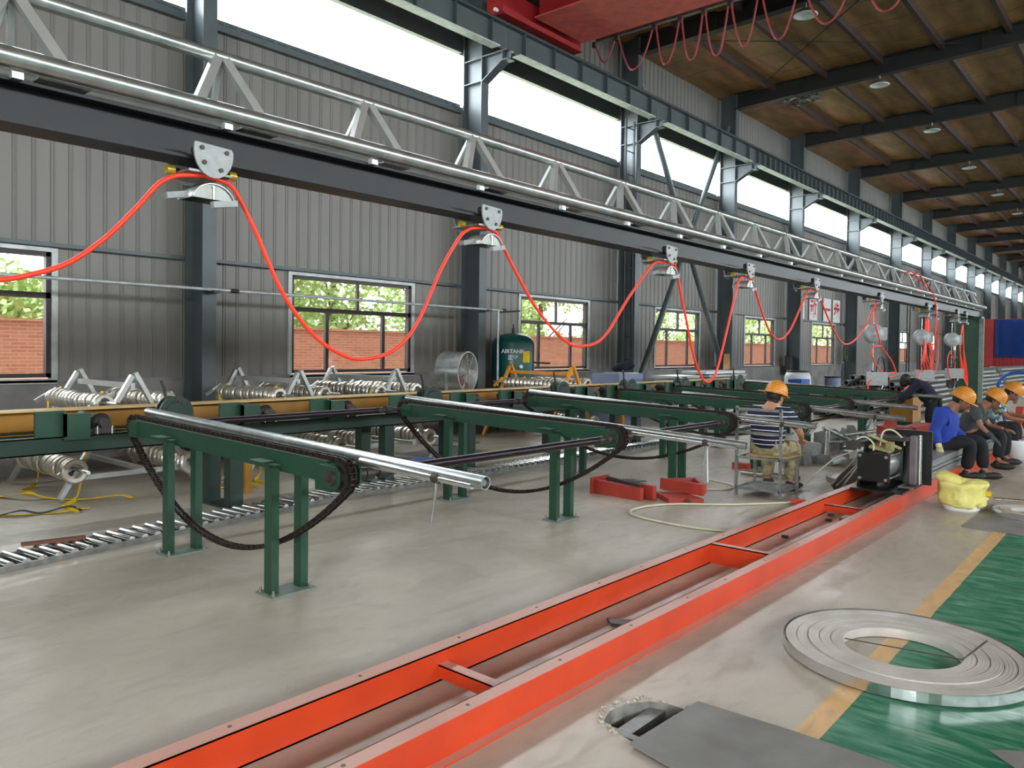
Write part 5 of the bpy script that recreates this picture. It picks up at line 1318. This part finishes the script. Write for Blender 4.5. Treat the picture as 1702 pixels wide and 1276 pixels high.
def thing_child(name, c, upv, f, parent):
    b = MB(); z = upv; y = (f-z*f.dot(z)).normalized(); x = y.cross(z); rings = []
    prof = [(.128, .0), (.126, .035), (.118, .072), (.098, .108), (.066, .134), (.028, .146), (.001, .148)]
    for r, h in prof: rings.append([b.bm.verts.new((r*.9*math.cos(2*PI*i/28), r*1.12*math.sin(2*PI*i/28), h)) for i in range(28)])
    for A, B in zip(rings, rings[1:]):
        for i in range(28): fa = b.bm.faces.new((A[i], A[(i+1) % 28], B[(i+1) % 28], B[i])); fa.smooth = True
    br = []
    for r, h in ((.126, .002), (.148, -.006), (.15, -.013), (.124, -.004)):
        br.append([b.bm.verts.new((r*.92*math.cos(2*PI*i/28), r*1.12*math.sin(2*PI*i/28)+(.035*max(0, math.sin(2*PI*i/28))**2 if r > .12 else 0), h-(.008*max(0, math.sin(2*PI*i/28)) if r > .12 else 0))) for i in range(28)])
    for A, B in zip(br, br[1:]):
        for i in range(28): fa = b.bm.faces.new((A[i], A[(i+1) % 28], B[(i+1) % 28], B[i])); fa.smooth = True
    for s in (-.03, 0, .03): b.tube([(s, .13*math.cos(a), .149*math.sin(a)*(1-abs(s)*1.2)+.002) for a in [PI*q/12 for q in range(1, 12)]], .004, 5)
    o = b.build(name, 'helmet', parent)
    m = Matrix((x, y, z)).transposed().to_4x4(); m.translation = c; o.matrix_local = m
    return o
J1 = dict(pelvis=(-3.50, 8.47, .56), chest=(-3.50, 8.52, .86), neck=(-3.48, 8.55, 1.0), head=(-3.455, 8.60, 1.11),
          shL=(-3.69, 8.53, .93), elL=(-3.74, 8.7, .72), wrL=(-3.6, 8.93, .66), shR=(-3.29, 8.53, .93), elR=(-3.2, 8.68, .7), wrR=(-3.28, 8.93, .6),
          hipL=(-3.6, 8.5, .54), knL=(-3.66, 8.92, .52), anL=(-3.7, 8.98, .09), toL=(-3.72, 9.12, .04), hipR=(-3.41, 8.5, .54), knR=(-3.36, 8.95, .52), anR=(-3.4, 8.9, .1), toR=(-3.35, 9.03, .04))
person('man in navy and white striped shirt seated on the steel chair, seen from behind', J1, (.25, 1, 0), 'skin', 'shirt', 'short', 'khaki', bulk=1.08)
J2 = dict(pelvis=(-2.36, 11.35, .47), chest=(-2.28, 11.33, .79), neck=(-2.20, 11.33, .93), head=(-2.10, 11.34, 1.02),
          shL=(-2.3, 11.53, .86), elL=(-2.25, 11.62, .6), wrL=(-2.1, 11.6, .5), shR=(-2.28, 11.13, .86), elR=(-2.36, 11.05, .62), wrR=(-2.3, 11.02, .44),
          hipL=(-2.33, 11.45, .45), knL=(-1.93, 11.6, .5), anL=(-1.9, 11.6, .1), toL=(-1.72, 11.66, .04), hipR=(-2.33, 11.26, .45), knR=(-2.0, 11.38, .5), anR=(-2.06, 11.42, .1), toR=(-1.92, 11.46, .04))
person('man in cobalt blue jacket seated in profile on the steel bars', J2, (1, .15, -.15), 'skin2', 'blue', 'long', 'blackcloth', bulk=1.1, glove={'R': 'glove'})
J3 = dict(pelvis=(-2.36, 12.95, .47), chest=(-2.22, 12.9, .77), neck=(-2.10, 12.9, .89), head=(-1.99, 12.92, .96),
          shL=(-2.22, 13.08, .82), elL=(-2.1, 13.15, .58), wrL=(-1.9, 13.1, .54), shR=(-2.2, 12.7, .82), elR=(-2.12, 12.62, .6), wrR=(-1.98, 12.62, .47),
          hipL=(-2.33, 13.05, .45), knL=(-1.9, 13.3, .5), anL=(-1.92, 13.35, .1), toL=(-1.75, 13.4, .04), hipR=(-2.33, 12.85, .45), knR=(-1.88, 12.85, .5), anR=(-1.92, 12.75, .12), toR=(-1.76, 12.75, .06))
person('man in charcoal T-shirt leaning forward, head bowed, beside the man in blue', J3, (1, .2, -.7), 'skin2', 'greycloth', 'short', 'blackcloth', glove={'R': 'greycloth'})
J4 = dict(pelvis=(-2.36, 14.35, .47), chest=(-2.2, 14.35, .78), neck=(-2.08, 14.35, .93), head=(-1.97, 14.37, 1.02),
          shL=(-2.2, 14.55, .84), elL=(-2.05, 14.65, .66), wrL=(-1.75, 14.6, .62), shR=(-2.18, 14.15, .84), elR=(-2.0, 14.1, .64), wrR=(-1.72, 14.15, .6),
          hipL=(-2.33, 14.45, .45), knL=(-1.92, 14.5, .5), anL=(-1.95, 14.5, .1), toL=(-1.8, 14.5, .04), hipR=(-2.33, 14.25, .45), knR=(-1.92, 14.2, .5), anR=(-1.95, 14.2, .1), toR=(-1.8, 14.2, .04))
person('man in grey-blue camouflage shirt, farthest of the seated row', J4, (1, .1, -.5), 'skin2', 'camo', 'short', 'blackcloth')
J5 = dict(pelvis=(-3.45, 14.2, .82), chest=(-3.62, 14.05, 1.08), neck=(-3.74, 13.98, 1.13), head=(-3.85, 13.93, 1.12),
          shL=(-3.66, 14.22, 1.08), elL=(-3.8, 14.25, .86), wrL=(-3.95, 14.1, .8), shR=(-3.6, 13.88, 1.08), elR=(-3.78, 13.8, .86), wrR=(-3.92, 13.8, .8),
          hipL=(-3.42, 14.3, .8), knL=(-3.45, 14.32, .46), anL=(-3.4, 14.34, .1), toL=(-3.55, 14.34, .04), hipR=(-3.42, 14.1, .8), knR=(-3.44, 14.08, .46), anR=(-3.4, 14.06, .1), toR=(-3.55, 14.04, .04))
J5 = {k: (v[0]+.12, v[1]+1.1, v[2]) for k, v in J5.items()}
person('man in dark navy clothes bending over behind the man in blue', J5, (-1, -.2, -.6), 'hair', 'navy', 'long', 'blackcloth', helmet=False)
J6 = dict(pelvis=(-1.75, 16.6, .5), chest=(-1.8, 16.6, .82), neck=(-1.84, 16.6, .97), head=(-1.88, 16.6, 1.06),
          shL=(-1.8, 16.4, .9), elL=(-1.95, 16.3, .95), wrL=(-2.15, 16.3, 1.0), shR=(-1.8, 16.8, .9), elR=(-1.9, 16.85, .68), wrR=(-2.0, 16.8, .55),
          hipL=(-1.75, 16.5, .48), knL=(-2.1, 16.45, .5), anL=(-2.1, 16.45, .1), toL=(-2.2, 16.45, .04), hipR=(-1.75, 16.7, .48), knR=(-2.1, 16.75, .5), anR=(-2.1, 16.75, .1), toR=(-2.2, 16.75, .04))
